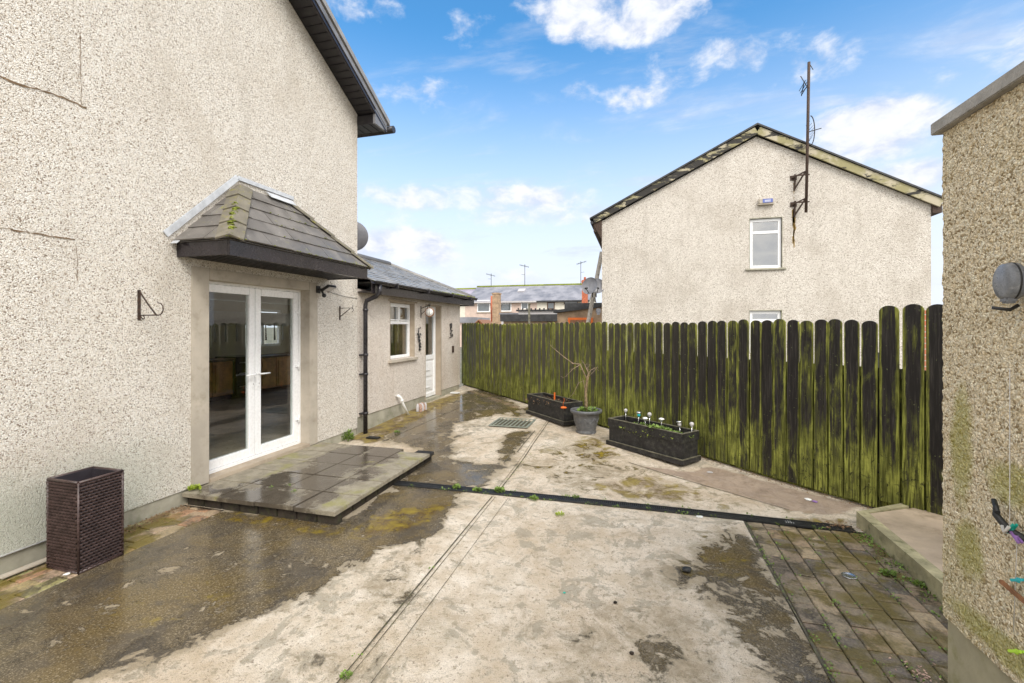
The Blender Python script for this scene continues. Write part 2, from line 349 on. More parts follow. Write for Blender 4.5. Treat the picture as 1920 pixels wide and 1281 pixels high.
# ------------------------------------------------------------------ ground
FA,FB=Vector((2.195,5.12,0)),Vector((-4.53,11.3,0)); FD=(FB-FA).normalized(); FN=Vector((-FD.y,FD.x,0))  # FN points toward the camera side?
if FN.dot(-FA)<0: FN=-FN
m,t,b,p=newmat('dull_earth'); n=nz(t,p,.6,8,.65)
setb(t,b,Base_Color=mixc(t,mr(t,n,.35,.65),(.10,.10,.06),(.20,.18,.14)),Roughness=.9)
g=MB(); g.poly([(-900,-900,-.06),(900,-900,-.06),(900,900,-.06),(-900,900,-.06)],[(0,1,2,3)])
g.build('ground',m,kind='structure')
def yard_mat():
    m,t,b,p=newmat('weathered_concrete')
    at=nd(t,'ShaderNodeAttribute',attribute_name='mask'); sc=nd(t,'ShaderNodeSeparateColor',{'Color':at.outputs['Color']})
    wet,moss,red=sc.outputs[0],sc.outputs[1],sc.outputs[2]
    n1=nz(t,p,1.5,9,.66,.3); n2=nz(t,p,6,9,.72,.5); n3=nz(t,p,45,5,.65); n4=nz(t,p,180,3,.6); n5=nz(t,p,3.2,10,.7,.8)
    cream=mixc(t,mr(t,n2,.35,.65),(.58,.49,.37),(.78,.70,.59))
    cream=mixc(t,mth(t,'MULTIPLY',mr(t,n1,.52,.68),.6),cream,(.40,.35,.25))
    n7=nz(t,p,.55,8,.7,.5); n8=nz(t,p,2.4,9,.74,.6)
    cream=mixc(t,mth(t,'MULTIPLY',mr(t,n7,.42,.66),.5),cream,(.46,.33,.19))
    cream=mixc(t,mth(t,'MULTIPLY',mr(t,n8,.50,.66),.55),cream,(.33,.26,.17))
    # small worn patches where the grey concrete shows through
    pt=mr(t,mth(t,'ADD',mth(t,'MULTIPLY',n5,.6),mth(t,'MULTIPLY',n2,.4)),.515,.55)
    cream=mixc(t,mth(t,'MULTIPLY',pt,.62),cream,(.27,.24,.17))
    n6=nz(t,p,17,8,.75,.4)
    cream=mixc(t,mr(t,n6,.555,.60,0,.7),cream,(.33,.28,.19)); cream=mixc(t,mr(t,n3,.58,.66,0,.8),cream,(.20,.15,.10))
    cream=mixc(t,mr(t,n4,.50,.68,0,.65),cream,(.28,.22,.16))
    cream=mixc(t,mth(t,'MULTIPLY',mr(t,mth(t,'ADD',wet,mth(t,'ADD',mth(t,'MULTIPLY',mth(t,'SUBTRACT',n8,.5),1.3),mth(t,'MULTIPLY',mth(t,'SUBTRACT',n6,.5),.5))),.12,.52),.62),cream,(.25,.20,.12))
    # dark wet film with hard broken edges
    wv=mth(t,'ADD',wet,mth(t,'ADD',mth(t,'MULTIPLY',mth(t,'SUBTRACT',n5,.5),2.1),mth(t,'MULTIPLY',mth(t,'SUBTRACT',n2,.5),1.5)))
    wf=mr(t,wv,.44,.60); wf=mth(t,'MULTIPLY',wf,mr(t,n6,.66,.60,.35,1))
    dk=mixc(t,mr(t,n2,.3,.7),(.024,.017,.009),(.085,.063,.034)); dk=mixc(t,mr(t,n4,.45,.70),dk,(.17,.135,.085)); dk=mixc(t,mr(t,n6,.52,.62,0,.6),dk,(.03,.022,.012))
    dk=mixc(t,mr(t,n1,.42,.62,0,.8),dk,(.13,.088,.026))
    n9=nz(t,p,85,4,.7)
    dk=mixc(t,mr(t,n9,.54,.64,0,.75),dk,(.30,.25,.17)); dk=mixc(t,mr(t,n9,.46,.38,0,.7),dk,(.018,.013,.008))
    dk=mixc(t,mr(t,n8,.50,.62,0,.65),dk,(.05,.042,.034))
    c=mixc(t,mth(t,'MULTIPLY',wf,.92),cream,dk)
    mv=mth(t,'ADD',moss,mth(t,'ADD',mth(t,'MULTIPLY',mth(t,'SUBTRACT',n5,.5),1.1),mth(t,'MULTIPLY',mth(t,'SUBTRACT',n2,.5),.8)))
    mf=mr(t,mv,.42,.72); mf=mth(t,'MULTIPLY',mf,.88)
    c=mixc(t,mf,c,mixc(t,mr(t,n2,.4,.65),(.09,.05,.010),(.27,.20,.02)))
    rf=mth(t,'MULTIPLY',mr(t,mth(t,'ADD',red,mth(t,'ADD',mth(t,'MULTIPLY',mth(t,'SUBTRACT',n2,.5),1.2),mth(t,'MULTIPLY',mth(t,'SUBTRACT',n5,.5),1.6))),.35,.75),.7)
    c=mixc(t,rf,c,mixc(t,mr(t,n5,.4,.6),(.17,.105,.07),(.36,.26,.19)))
    slick=mth(t,'MULTIPLY',wf,mr(t,mth(t,'ADD',n1,mth(t,'MULTIPLY',wet,.25)),.54,.66))
    ro=mixc(t,slick,mixc(t,wf,(.72,)*3,(.50,)*3),(.05,)*3)
    h=mth(t,'ADD',mth(t,'MULTIPLY',n4,.6),mth(t,'MULTIPLY',n9,1.1)); h=mth(t,'MULTIPLY',h,mr(t,slick,0,1,1.0,.05))
    setb(t,b,Base_Color=c,Roughness=ro,Normal=bump(t,h,.010,.9),Specular_IOR_Level=.5)
    return m
M['yard']=yard_mat()
xs=np.arange(-4.6,3.3,.04); ys=np.arange(-1.6,12.0,.04)
GX,GY=np.meshgrid(xs,ys)
def inpoly(P,X,Y):
    ins=np.zeros(X.shape,bool); n=len(P)
    for i in range(n):
        x1,y1=P[i][:2]; x2,y2=P[(i+1)%n][:2]
        if y1==y2: continue
        c=((y1>Y)!=(y2>Y))&(X<(x2-x1)*(Y-y1)/(y2-y1)+x1); ins^=c
    return ins
def blur(A,k):
    for _ in range(k):
        A=(A+np.roll(A,1,0)+np.roll(A,-1,0)+np.roll(A,1,1)+np.roll(A,-1,1))/5
    return A
mask=np.zeros(GX.shape+(3,))
def paint(ch,polypx,amp,k=12,world=None):
    P=world or [atg(*q) for q in polypx]
    mask[...,ch]=np.maximum(mask[...,ch],blur(inpoly(P,GX,GY).astype(float)*amp,k))
Wd=[atg(*q) for q in [(400,985),(640,985),(820,850),(700,820),(800,770),(870,735),(905,728),(950,745),(985,775),(925,812),(1000,805),(975,840),(925,905),(865,925),(840,960),(730,1000),(690,1060),(620,1100),(560,1120),(500,1160),(330,1225),(120,1281)]]
paint(0,None,.80,16,[(-3.9,-1.5),(-3.9,3.4)]+Wd+[(-2.6,1.2),(-2.2,-1.5)])
paint(0,[(340,950),(640,975),(840,850),(800,830),(760,900),(860,900),(830,1000),(600,1060),(300,1040)],.85,4)
paint(0,[(1290,1020),(1395,985),(1460,1085),(1580,1300),(1430,1300),(1390,1180),(1290,1110)],.66,14)
paint(0,[(1380,975),(1450,1080),(1600,1320),(1480,1320),(1400,1150),(1340,1000)],.80,9)
paint(0,[(1230,1060),(1330,1040),(1350,1110),(1260,1120)],.5,8)
paint(0,[(1060,830),(1120,830),(1150,862),(1085,870)],.5,8)
paint(0,[(990,755),(1010,770),(930,830),(900,825)],.5,8)
# drier islands
for q in ([(850,795),(965,770),(930,870),(845,868)],[(385,1120),(425,1110),(430,1135),(395,1150)],[(640,1070),(690,1060),(650,1110),(600,1120)],[(440,1180),(560,1160),(520,1281),(400,1281)]):
    P=[atg(*u) for u in q]; mask[...,0]-=blur(inpoly(P,GX,GY).astype(float)*.62,5)
paint(1,[(1085,905),(1230,885),(1330,925),(1320,948),(1130,930)],.62,7)
paint(1,[(1055,815),(1140,818),(1180,860),(1090,880)],.55,6)
paint(1,[(1000,830),(1200,850),(1340,885),(1600,975),(1380,965),(1080,925),(960,880)],.42,8)
paint(1,[(1210,980),(1420,990),(1480,1100),(1400,1200),(1260,1120)],.38,10)
paint(1,[(980,940),(1130,950),(1060,985)],.36,5)
paint(0,[(500,1300),(760,1000),(830,1010),(700,1300)],.30,10)
paint(0,[(980,1300),(1100,1150),(1300,1120),(1400,1300)],.34,12)
paint(0,[(950,870),(1100,830),(1250,880),(1100,930)],.34,8)
paint(1,[(700,960),(860,935),(800,990),(650,1025),(640,1000)],.62,6)
paint(1,[(120,1150),(500,1030),(640,1060),(560,1110),(470,1150),(150,1240)],.36,12)
paint(1,[(870,745),(990,765),(1110,810),(1000,790),(920,790)],.42,7)
paint(1,[(1500,970),(1600,965),(1600,992),(1420,975)],.6,3)
paint(1,[(650,825),(700,790),(860,735),(870,745),(760,800),(700,835)],.75,4)
paint(1,[(560,880),(640,985),(820,860),(840,850),(640,1010),(380,975),(370,955)],.5,4)
paint(2,None,.95,3,[atg(1330,872),atg(1620,950),atg(1560,968),atg(1480,957),atg(1180,868),atg(1290,885)])
paint(2,None,.6,4,[atg(870,725),atg(1000,770),atg(960,765),atg(880,735)])
FP=np.array((FA.x,FA.y)); keep=((GX-FA.x)*FN.x+(GY-FA.y)*FN.y)>-.10
keep&=~((GX<-3.80)&(GY<3.44)); keep&=~((GX>.94)&(GY<4.50)); keep&=(GX>-4.42)
hz_=np.vectorize(gz)(GY)+0.0022*np.sin(GX*2.1+GY*1.3)-0.0022
idx=-np.ones(GX.shape,int); V=[];
idx[keep]=np.arange(keep.sum())
V=np.stack([GX[keep],GY[keep],hz_[keep]],1)
i0,i1,i2,i3=idx[:-1,:-1],idx[:-1,1:],idx[1:,1:],idx[1:,:-1]
ok=(i0>=0)&(i1>=0)&(i2>=0)&(i3>=0)
Fc=np.stack([i0[ok],i1[ok],i2[ok],i3[ok]],1)
me=bpy.data.meshes.new('yard'); me.from_pydata(V.tolist(),[],Fc.tolist())
ca=me.color_attributes.new('mask','FLOAT_COLOR','POINT')
col=np.concatenate([np.clip(mask[keep],0,1),np.ones((keep.sum(),1))],1).astype(np.float32)
ca.data.foreach_set('color',col.ravel()); me.polygons.foreach_set('use_smooth',[True]*len(me.polygons)); me.materials.append(M['yard'])
yo=bpy.data.objects.new('concrete_yard',me); C.objects.link(yo); tag(yo,kind='structure')
# joints in the concrete
M['joint']=plain('joint_filler',(.07,.06,.04),.8,.5,12,dirt=(.18,.20,.04,.6),bmp=.003)
M['jointpale']=plain('pale_joint_border',(.50,.44,.36),.7,.15,8,dirt=(.25,.21,.14,.6),bmp=.001)
def strip(mb,a,b,w,lift=.004,n=30,wob=.003):
    a,b=Vector(a).to_2d(),Vector(b).to_2d(); d=(b-a).normalized(); s=Vector((-d.y,d.x)); L=[];Rr=[]
    for i in range(n+1):
        q=a.lerp(b,i/n); w2=w*(.8+.5*mnoise.noise((q.x*6,q.y*6,1))); o=s*wob*mnoise.noise((q.x*3,q.y*3,5))
        for lst,sg in ((L,1),(Rr,-1)):
            pnt=q+o+s*sg*w2/2; lst.append(mb.bm.verts.new((pnt.x,pnt.y,gz(pnt.y)+lift+.001)))
    for i in range(n): mb.bm.faces.new((L[i],L[i+1],Rr[i+1],Rr[i]))
j=MB()
strip(j,(-1.39,-1.4),(-1.44,4.44),.013); strip(j,(-1.355,-1.4),(-1.405,4.44),.006)
strip(j,(-1.42,4.62),(-1.50,8.2),.014); strip(j,(-1.455,4.62),(-1.535,8.1),.006)
strip(j,(-1.24,-1.4),(-1.27,4.44),.005); strip(j,atg(1075,865),atg(1180,855),.008); strip(j,atg(1180,868),atg(1480,957),.012)
strip(j,atg(945,868),atg(955,858),.02,n=3); strip(j,atg(970,848),atg(1003,808),.018,n=6)
strip(j,atg(715,830),atg(860,765),.012); strip(j,atg(895,742),atg(985,780),.012)
strip(j,(.928,-1.4),(.928,4.47),.022)
j.build('expansion_joint',M['joint'],kind='structure')
# block paving
def block_mat(name,cols,moss):
    m,t,b,p=newmat(name); r=nd(t,'ShaderNodeNewGeometry').outputs['Random Per Island']
    c=ramp(t,r,[(i/(len(cols)-1),x) for i,x in enumerate(cols)])
    n=nz(t,p,5,8,.7,.3); n2=nz(t,p,60,4,.65); lo=nz(t,p,1.6,5,.6)
    c=mixc(t,mr(t,n2,.4,.7,0,.5),c,(.06,.055,.045))
    c=mixc(t,mr(t,n,.45,.57,0,.8),c,(.055,.044,.033)); c=mixc(t,mr(t,nz(t,p,80,4,.7),.50,.66,0,.6),c,(.30,.26,.17))
    c=mixc(t,mr(t,mth(t,'ADD',lo,mth(t,'MULTIPLY',mth(t,'SUBTRACT',n,.5),.6)),.46,.60,0,moss),c,(.16,.12,.02))
    setb(t,b,Base_Color=c,Roughness=mr(t,n,.35,.6,.7,.3),Normal=bump(t,mth(t,'ADD',n2,n),.005)); return m
M['block']=block_mat('dark_paving_block',[(.18,.145,.10),(.32,.25,.16),(.12,.10,.085),(.44,.33,.20),(.22,.17,.12),(.36,.25,.15),(.14,.115,.10)],.6)
M['block_l']=block_mat('mossy_red_block',[(.46,.22,.13),(.32,.25,.14),(.48,.34,.24),(.30,.31,.11),(.42,.27,.16)],.9)
def pave(name,x0,x1,y0,y1,cw,bl,m,rise=.008,clip=None):
    mb=MB(); nc=round((x1-x0)/cw); cw=(x1-x0)/nc
    for i in range(nc):
        y=y0-random.random()*bl
        while y<y1:
            l=bl*random.uniform(.9,1.1); a=max(y,y0); b_=min(y+l,y1)
            if b_-a>.03:
                g_=.0035; z=rise*random.uniform(.2,1.2); tx,ty=random.uniform(-.003,.003),random.uniform(-.003,.003)
                X0,X1=x0+i*cw+g_,x0+(i+1)*cw-g_; A,B=a+g_,b_-g_; bv=.006
                jit=lambda:random.uniform(-.002,.002)
                z0=gz((a+b_)/2)+z
                lo=[(X0+jit(),A+jit()),(X1+jit(),A+jit()),(X1+jit(),B+jit()),(X0+jit(),B+jit())]
                vs=[(u,v,z0-.05) for u,v in lo]+[(u,v,z0-.006+ (u-X0)*tx*8+(v-A)*ty*4) for u,v in lo]
                cx,cy=(X0+X1)/2,(A+B)/2
                vs+=[(u+(bv if u<cx else -bv),v+(bv if v<cy else -bv),z0+(u-X0)*tx*8+(v-A)*ty*4) for u,v in lo]
                fs=[(8,9,10,11)]+[(k,(k+1)%4,(k+1)%4+4,k+4) for k in range(4)]+[(k+4,(k+1)%4+4,(k+1)%4+8,k+8) for k in range(4)]
                mb.poly(vs,fs)
            y+=l
    o=mb.build(name,m,kind='structure')
    s=MB(); s.poly([(x0,y0,-.012),(x1,y0,-.012),(x1,y1,-.012),(x0,y1,-.012)],[(0,1,2,3)]); s.build('paving_bed',M['joint'],kind='structure')
pave('block_paving',.94,1.86,-1.4,4.48,.132,.20,M['block'])
pave('edge_paving',-4.30,-3.80,-1.4,3.42,.125,.21,M['block_l'],.006)
# drainage channel
dr=empty('drainage_channel',(-.4,4.55,0),'long black slotted drainage channel crossing the concrete yard','drain')
mb=MB()
def dpt(i,n): # gentle bend of the channel
    u=i/n; x=-2.62+u*4.42; return x, 4.535+.035*math.sin(u*3.0)
for side in (-.055,.055):
    for i in range(40):
        x,y=dpt(i,40); x2,y2=dpt(i+1,40); mb.obox(((x+x2)/2,(y+y2)/2+side,.006),((x2-x,y2-y,0),(-(y2-y),x2-x,0),(0,0,1)),(math.hypot(x2-x,y2-y)+.002,.014,.016))
    rel(mb.build('rail',M['iron']),dr); mb=MB()
mb=MB()
for i in range(230):
    x,y=dpt(i+.5,230); mb.box((x-.0055,y-.048,-.002),(x+.0055,y+.048,.010))
for k in (-.018,.018):
    for i in range(40):
        x,y=dpt(i,40); x2,y2=dpt(i+1,40); mb.obox(((x+x2)/2,(y+y2)/2+k,.004),((x2-x,y2-y,0),(-(y2-y),x2-x,0),(0,0,1)),(math.hypot(x2-x,y2-y),.006,.010))
rel(mb.build('grating',M['iron']),dr)
# raised slab on the right with its kerb
M['slabtop']=plain('stained_slab',(.44,.35,.26),.40,.35,1.3,dirt=(.09,.06,.025,.95),bmp=.006)
M['kerb']=plain('mossy_kerb',(.38,.34,.20),.7,.3,5,dirt=(.07,.08,.02,.95),bmp=.006)
k=MB(); k.prism([(1.862,4.66),(1.862,1.0),(1.95,1.0),(1.95,4.66)],'z',-.05,.125); k.prism([(1.862,4.662),(1.952,4.662),(2.42,4.96),(2.36,5.0)],'z',-.05,.122)
k.build('kerb',M['kerb'],kind='structure')
k=MB(); k.prism([(1.952,4.655),(1.952,1.0),(5.2,1.0),(5.2,2.36),(2.43,4.93)],'z',-.05,.115); k.build('raised_slab',M['slabtop'],kind='structure')
# ------------------------------------------------------------------ roof tile courses
def courses(mb,eL,eR,rL,rR,n,tw,th=.012,gap=.004,seed=1,lap=.25):
    rnd=random.Random(seed); eL,eR,rL,rR=map(Vector,(eL,eR,rL,rR)); u=(eR-eL).normalized()
    nrm=u.cross((rL-eL)); nrm.normalize()
    if nrm.z<0: nrm=-nrm
    for i in range(n):
        t0=i/n; t1=min(1,(i+1+lap)/n)
        def LR(t): return eL.lerp(rL,t),eR.lerp(rR,t)
        (l0,r0),(l1,r1)=LR(t0),LR(t1)
        a0,b0,a1,b1=(l0-eL).dot(u),(r0-eL).dot(u),(l1-eL).dot(u),(r1-eL).dot(u)
        off=(.5*tw if i%2 else 0)-tw*20
        for k_ in range(int((max(b0,b1)+tw*21)/tw)+2):
            s0,s1=off+k_*tw+gap/2,off+(k_+1)*tw-gap/2
            p0,q0=max(s0,a0),min(s1,b0); p1,q1=max(s0,a1),min(s1,b1)
            if q0-p0<.004 and q1-p1<.004: continue
            if q0<p0: p0=q0=min(max((p0+q0)/2,a0),b0)
            if q1<p1: p1=q1=min(max((p1+q1)/2,a1),b1)
            up=th*rnd.uniform(.85,1.4)
            A=l0+u*(p0-a0)+nrm*up; B=l0+u*(q0-a0)+nrm*up*rnd.uniform(.85,1.15); D=l1+u*(q1-a1)+nrm*.002; E_=l1+u*(p1-a1)+nrm*.002
            dn=nrm*-th
            mb.poly([A,B,D,E_,A+dn,B+dn,D+dn*.3,E_+dn*.3],[(0,1,2,3),(4,5,1,0),(5,6,2,1),(7,4,0,3)])
def grille(): pass
# ------------------------------------------------------------------ main house
HX=-4.3
hs=empty('house',(-8.5,2.0,0),'tall white pebbledashed house gable on the left with a glazed double door','house')
P=lambda mb,name,m,par=hs,**kw: rel(mb.build(name,m,**kw),par)
def ztop(Y): return 5.13+.54*(6.305-Y) if Y>2 else 5.13+.54*(6.305-4+Y)-0
apexz=ztop(2.0001)
mb=MB(); mb.prism([(-2.3,.14),(2,.14),(2,apexz),(-2.3,5.13)],'x',HX,HX-.3); mb.prism([(2,.14),(3.512,.14),(3.512,ztop(3.512)),(2,apexz)],'x',HX,HX-.3)
mb.prism([(3.512,2.36),(5.368,2.36),(5.368,ztop(5.368)),(3.512,ztop(3.512))],'x',HX,HX-.3); mb.prism([(5.368,.14),(6.305,.14),(6.305,5.13),(5.368,ztop(5.368))],'x',HX,HX-.3)
bmesh.ops.remove_doubles(mb.bm,verts=mb.bm.verts,dist=1e-5)
wall=P(mb,'wall',M['dash'])
mb=MB(); mb.box((HX-.301,6.0,2.42),(-9.36,6.303,5.13)); mb.box((-9.3601,6.0,.02),(-12.6,6.303,5.13)); mb.box((HX-.301,-2.0,.02),(-12.6,-2.3,5.13)); mb.prism([(-1.99,.02),(5.99,.02),(5.99,5.13),(2,apexz),(-1.99,5.13)],'x',-12.3,-12.6)
P(mb,'rear_wall',M['dash'])
mb=MB(); mb.box((HX-.012,-2.29,-.05),(HX-.29,3.508,.138)); mb.box((HX-.012,5.372,-.05),(HX-.29,6.29,.138)); P(mb,'plinth',M['plinth'])
mb=MB(); 
mb.tube([(HX+.006,y,.142) for y in (-1.5,1.0,2.4)],.006,6); P(mb,'edge_bead',M['white'])
# surround
mb=MB(); mb.box((HX+.008,3.513,.13),(HX-.299,3.708,2.36),.004); mb.box((HX+.008,5.205,.13),(HX-.299,5.367,2.36),.004); mb.box((HX+.007,3.709,2.245),(HX-.299,5.204,2.359),.004)
P(mb,'door_surround',M['surround'])
mb=MB(); mb.box((HX+.02,3.709,.02),(HX-.29,5.204,.165),.006); P(mb,'door_step',M['reveal'])
# french doors
DX=-4.45
def leaf(y0,y1,z0,z1,hand):
    d=bpy.data.objects.new('door',None)
    fr=.085
    mb=MB(); mb.box((DX,y0,z0),(DX-.06,y0+fr,z1),.006); mb.box((DX,y1-fr,z0),(DX-.06,y1,z1),.006)
    mb.box((DX,y0+fr+.0005,z0),(DX-.06,y1-fr-.0005,z0+fr+.015),.006); mb.box((DX,y0+fr+.0005,z1-fr),(DX-.06,y1-fr-.0005,z1),.006)
    o=P(mb,'door',M['upvc'])
    g_=MB(); g_.box((DX-.025,y0+fr,z0+fr+.01),(DX-.035,y1-fr,z1-fr)); q=g_.build('pane',M['glass']); q.parent=o
    s=MB(); ys_=y1-.040 if hand>0 else y0+.040
    s.box((DX,ys_-.015,1.02),(DX+.010,ys_+.015,1.24),.004); dy=-1 if hand>0 else 1
    s.tube([(DX+.008,ys_,1.18),(DX+.05,ys_,1.18),(DX+.055,ys_+dy*.02,1.18),(DX+.05,ys_+dy*.13,1.178)],.010,8)
    s.lathe([(.009,0),(.009,.003)],(DX+.010,ys_,1.07),10,(1,0,0)); q=s.build('handle',M['upvc']); q.parent=o
    kk=MB(); kk.box((DX+.0135,ys_-.002,1.055),(DX+.0145,ys_+.002,1.072)); q=kk.build('keyhole',M['iron']); q.parent=o
    yh=y0+.012 if hand>0 else y1-.012
    for z in (.5,1.22,1.95) if hand<0 else ():
        h_=MB(); h_.box((DX,yh-.045,z-.018),(DX+.018,yh+.02,z+.018),.004); h_.tube([(DX+.02,yh-.0,z-.05),(DX+.02,yh-.0,z+.05)],.011,8); q=h_.build('hinge',M['upvc']); q.parent=o
    return o
leaf(3.735,4.452,.20,2.215,1); leaf(4.458,5.175,.20,2.215,-1)
mb=MB(); mb.box((DX+.012,3.709,.166),(DX-.07,3.733,2.244)); mb.box((DX+.012,5.177,.166),(DX-.07,5.204,2.244)); mb.box((DX+.012,3.7335,2.217),(DX-.07,5.1765,2.244)); mb.box((DX+.02,3.7335,.166),(DX-.07,5.1765,.198))
P(mb,'door_frame',M['upvc'])
# old outline cracks in the render
def crack(pts,w,nm='render_crack'):
    mb=MB(); rnd=random.Random(len(pts)+int(w*1e4)); L=[];U=[]
    dense=[]
    for a,b_ in zip(pts,pts[1:]):
        n=max(2,int((Vector(b_)-Vector(a)).length/.03))
        for i in range(n): dense.append(Vector(a).lerp(Vector(b_),i/n))
    dense.append(Vector(pts[-1]))
    ver=abs(dense[0].z-dense[-1].z)>abs(dense[0].y-dense[-1].y)
    sc=[(q.y+(rnd.uniform(-1,1)*.006 if ver else 0),q.z+(0 if ver else rnd.uniform(-1,1)*.006)) for q in dense]
    for (y,z) in sc:
        ww=w*rnd.uniform(.3,1.5)
        a=(y-ww/2,z) if ver else (y,z-ww/2); b2=(y+ww/2,z) if ver else (y,z+ww/2)
        L.append(mb.bm.verts.new((HX+.005,)+a)); U.append(mb.bm.verts.new((HX+.005,)+b2))
        
    for i in range(len(L)-1): mb.bm.faces.new((L[i],L[i+1],U[i+1],U[i]))
    P(mb,nm,M['crackm'])
M['crackm']=plain('crack_dirt',(.17,.11,.06),.95,.4,20)
M['crackf']=M['crackm']
crack([(0,1.75,3.52),(0,2.2,3.50),(0,2.40,3.53),(0,2.62,3.52)],.012)
crack([(0,1.75,2.45),(0,2.54,2.44)],.008)
crack([(0,2.585,3.53),(0,2.575,4.1)],.004)
crack([(0,2.55,2.43),(0,2.56,2.1)],.004)
# roof of the house (verge toward us)
OH=.31; 
def yz(Y,dz=0): return (Y,ztop(Y)+dz)
Ye=6.60; ze=5.13-.54*(Ye-6.305)
mb=MB(); mb.poly([(HX-.02,Ye,ze-.0),(HX+OH,Ye,ze),(HX+OH,2,apexz),(HX-.02,2,apexz),(HX-.02,Ye,ze+.03),(HX+OH,Ye,ze+.03),(HX+OH,2,apexz+.03),(HX-.02,2,apexz+.03)],[(0,1,2,3),(4,5,6,7),(0,1,5,4),(1,2,6,5),(3,0,4,7)])
for k in range(48):   # soffit board laps
    y=6.45-k*.095; z=ztop(y)-.004
    mb.bar((HX+.004,y,z),(HX+OH-.03,y,z),.012,.010)
P(mb,'soffit',M['dark_soffit'])
mb=MB(); a=Vector((HX+OH+.012,Ye,ze+.06)); b_=Vector((HX+OH+.012,2,apexz+.06)); mb.bar(a,b_,.022,.20); mb.bar(a+Vector((.014,0,-.085)),b_+Vector((.014,0,-.085)),.018,.035)
P(mb,'bargeboard',M['dark_trim'])
mb=MB(); mb.bar(a+Vector((.018,.0,.02)),b_+Vector((.018,0,.02)),.014,.075); P(mb,'barge_moulding',M['barge_sheen'])
mb=MB(); mb.box((HX-.4,6.30,4.955),(HX+OH-.01,6.60,5.10)); 
for k in range(5): mb.box((HX-.35+k*.14,6.302,4.948),(HX-.34+k*.14,6.598,4.9549))
P(mb,'boxed_eave',M['dark_soffit'])
mb=MB(); mb.box((HX+OH-.009,6.28,4.945),(HX+OH+.03,6.62,5.16)); P(mb,'eave_end_cap',M['barge_sheen'])
mb=MB()
sl_=.54
for (Ya,Yb,s) in ((Ye+.07,2.0,1),):
    mb.poly([(HX+OH+.06,Ya,ze+.13-.07*.54),(HX+OH+.06,2,apexz+.165),(-12.8,2,apexz+.165),(-12.8,Ya,ze+.13-.07*.54),
             (HX+OH+.06,Ya,ze+.21-.07*.54),(HX+OH+.06,2,apexz+.245),(-12.8,2,apexz+.245),(-12.8,Ya,ze+.21-.07*.54)],[(0,1,2,3),(4,5,6,7),(0,1,5,4),(1,2,6,5),(2,3,7,6),(3,0,4,7)])
mb.poly([(HX+OH+.06,-2.67,ze+.13),(HX+OH+.06,1.999,apexz+.165),(-12.8,1.999,apexz+.165),(-12.8,-2.67,ze+.13),(HX+OH+.06,-2.67,ze+.21),(HX+OH+.06,1.999,apexz+.245),(-12.8,1.999,apexz+.245),(-12.8,-2.67,ze+.21)],[(0,1,2,3),(4,5,6,7),(0,1,5,4),(2,3,7,6),(3,0,4,7)])
P(mb,'roof',M['slate_wet'])
mb=MB(); mb.tube([(HX+OH+.09,6.74,ze+.06),(-12.7,6.74,ze+.06)],.06,10); P(mb,'gutter',M['black_pvc'])
# door canopy
cn=MB(); CX=-3.655; y0,y1=3.365,5.60; zt,zb=2.565,2.425
cn.box((CX,y0,zb),(CX-.022,y1,zt),.002); cn.box((CX-.023,y0,zb),(HX+.001,y0+.022,zt),.002); cn.box((CX-.023,y1-.022,zb),(HX+.001,y1,zt),.002)
cn.box((CX+.008,y0-.008,zb-.006),(CX-.03,y1+.008,zb+.012),.002)
canopy=P(cn,'canopy',M['dark_trim'])
mb=MB(); mb.box((CX-.0301,y0+.023,zb+.012),(HX+.001,y1-.023,zb+.022))
for k in range(7): mb.box((CX-.04-k*.088,y0+.024,zb+.006),(CX-.046-k*.088,y1-.024,zb+.0119))
q=mb.build('canopy_soffit',M['dark_soffit']); q.parent=canopy; q.matrix_parent_inverse=Matrix()
def sub(mb,name,m,par): q=mb.build(name,m); q.parent=par; return q
e=.035; yL,yR=y0-e,y1+e; Xo=CX+e; rz0,rz1=2.575,3.33; yA,yB=4.085,4.86
mb=MB()
courses(mb,(Xo,yR,rz0),(Xo,yL,rz0),(HX+.01,yB,rz1),(HX+.01,yA,rz1),5,.30,.014,.004,3)
courses(mb,(Xo,yL,rz0),(HX+.01,yL,rz0),(HX+.01,yA,rz1),(HX+.01,yA-.001,rz1),5,.30,.014,.004,4)
courses(mb,(HX+.01,yR,rz0),(Xo,yR,rz0),(HX+.01,yB+.001,rz1),(HX+.01,yB,rz1),5,.30,.014,.004,5)
mb.poly([(Xo-.01,yL+.01,rz0-.012),(Xo-.01,yR-.01,rz0-.012),(HX+.01,yB,rz1-.02),(HX+.01,yA,rz1-.02),(HX+.01,yL+.01,rz0-.012),(HX+.01,yR-.01,rz0-.012)],[(0,1,2,3),(0,3,4),(1,5,2),(0,4,5,1)])
sub(mb,'canopy_tiles',M['slate'],canopy)
# hip tiles
def hip(a,b_,n,w,name,par,m,fold=.45):
    a,b_=Vector(a),Vector(b_); mb=MB(); d=(b_-a)
    side=d.cross(Vector((0,0,1))).normalized(); up=side.cross(d).normalized()
    for i in range(n):
        p0=a+d*(i/n)+up*.030; p1=a+d*((i+1.12)/n)+up*.012
        if i==n-1: p1=b_+up*.012
        for sg in (-1,1):
            A0=p0; A1=p1; B0=p0+side*sg*w-up*w*fold; B1=p1+side*sg*w-up*w*fold; k=up*-.018
            mb.poly([A0,B0,B1,A1,A0+k,B0+k,B1+k,A1+k],[(0,1,2,3),(4,5,1,0),(5,6,2,1),(4,5,6,7)])
    return sub(mb,name,m,par)
hip((Xo+.01,yL-.01,rz0+.005),(HX+.02,yA,rz1+.01),4,.115,'hip_tile',canopy,M['slate_moss'])
hip((Xo+.01,yR+.01,rz0+.005),(HX+.02,yB,rz1+.01),4,.085,'hip_tile',canopy,M['slate_moss'])
mb=MB(); fz=.05
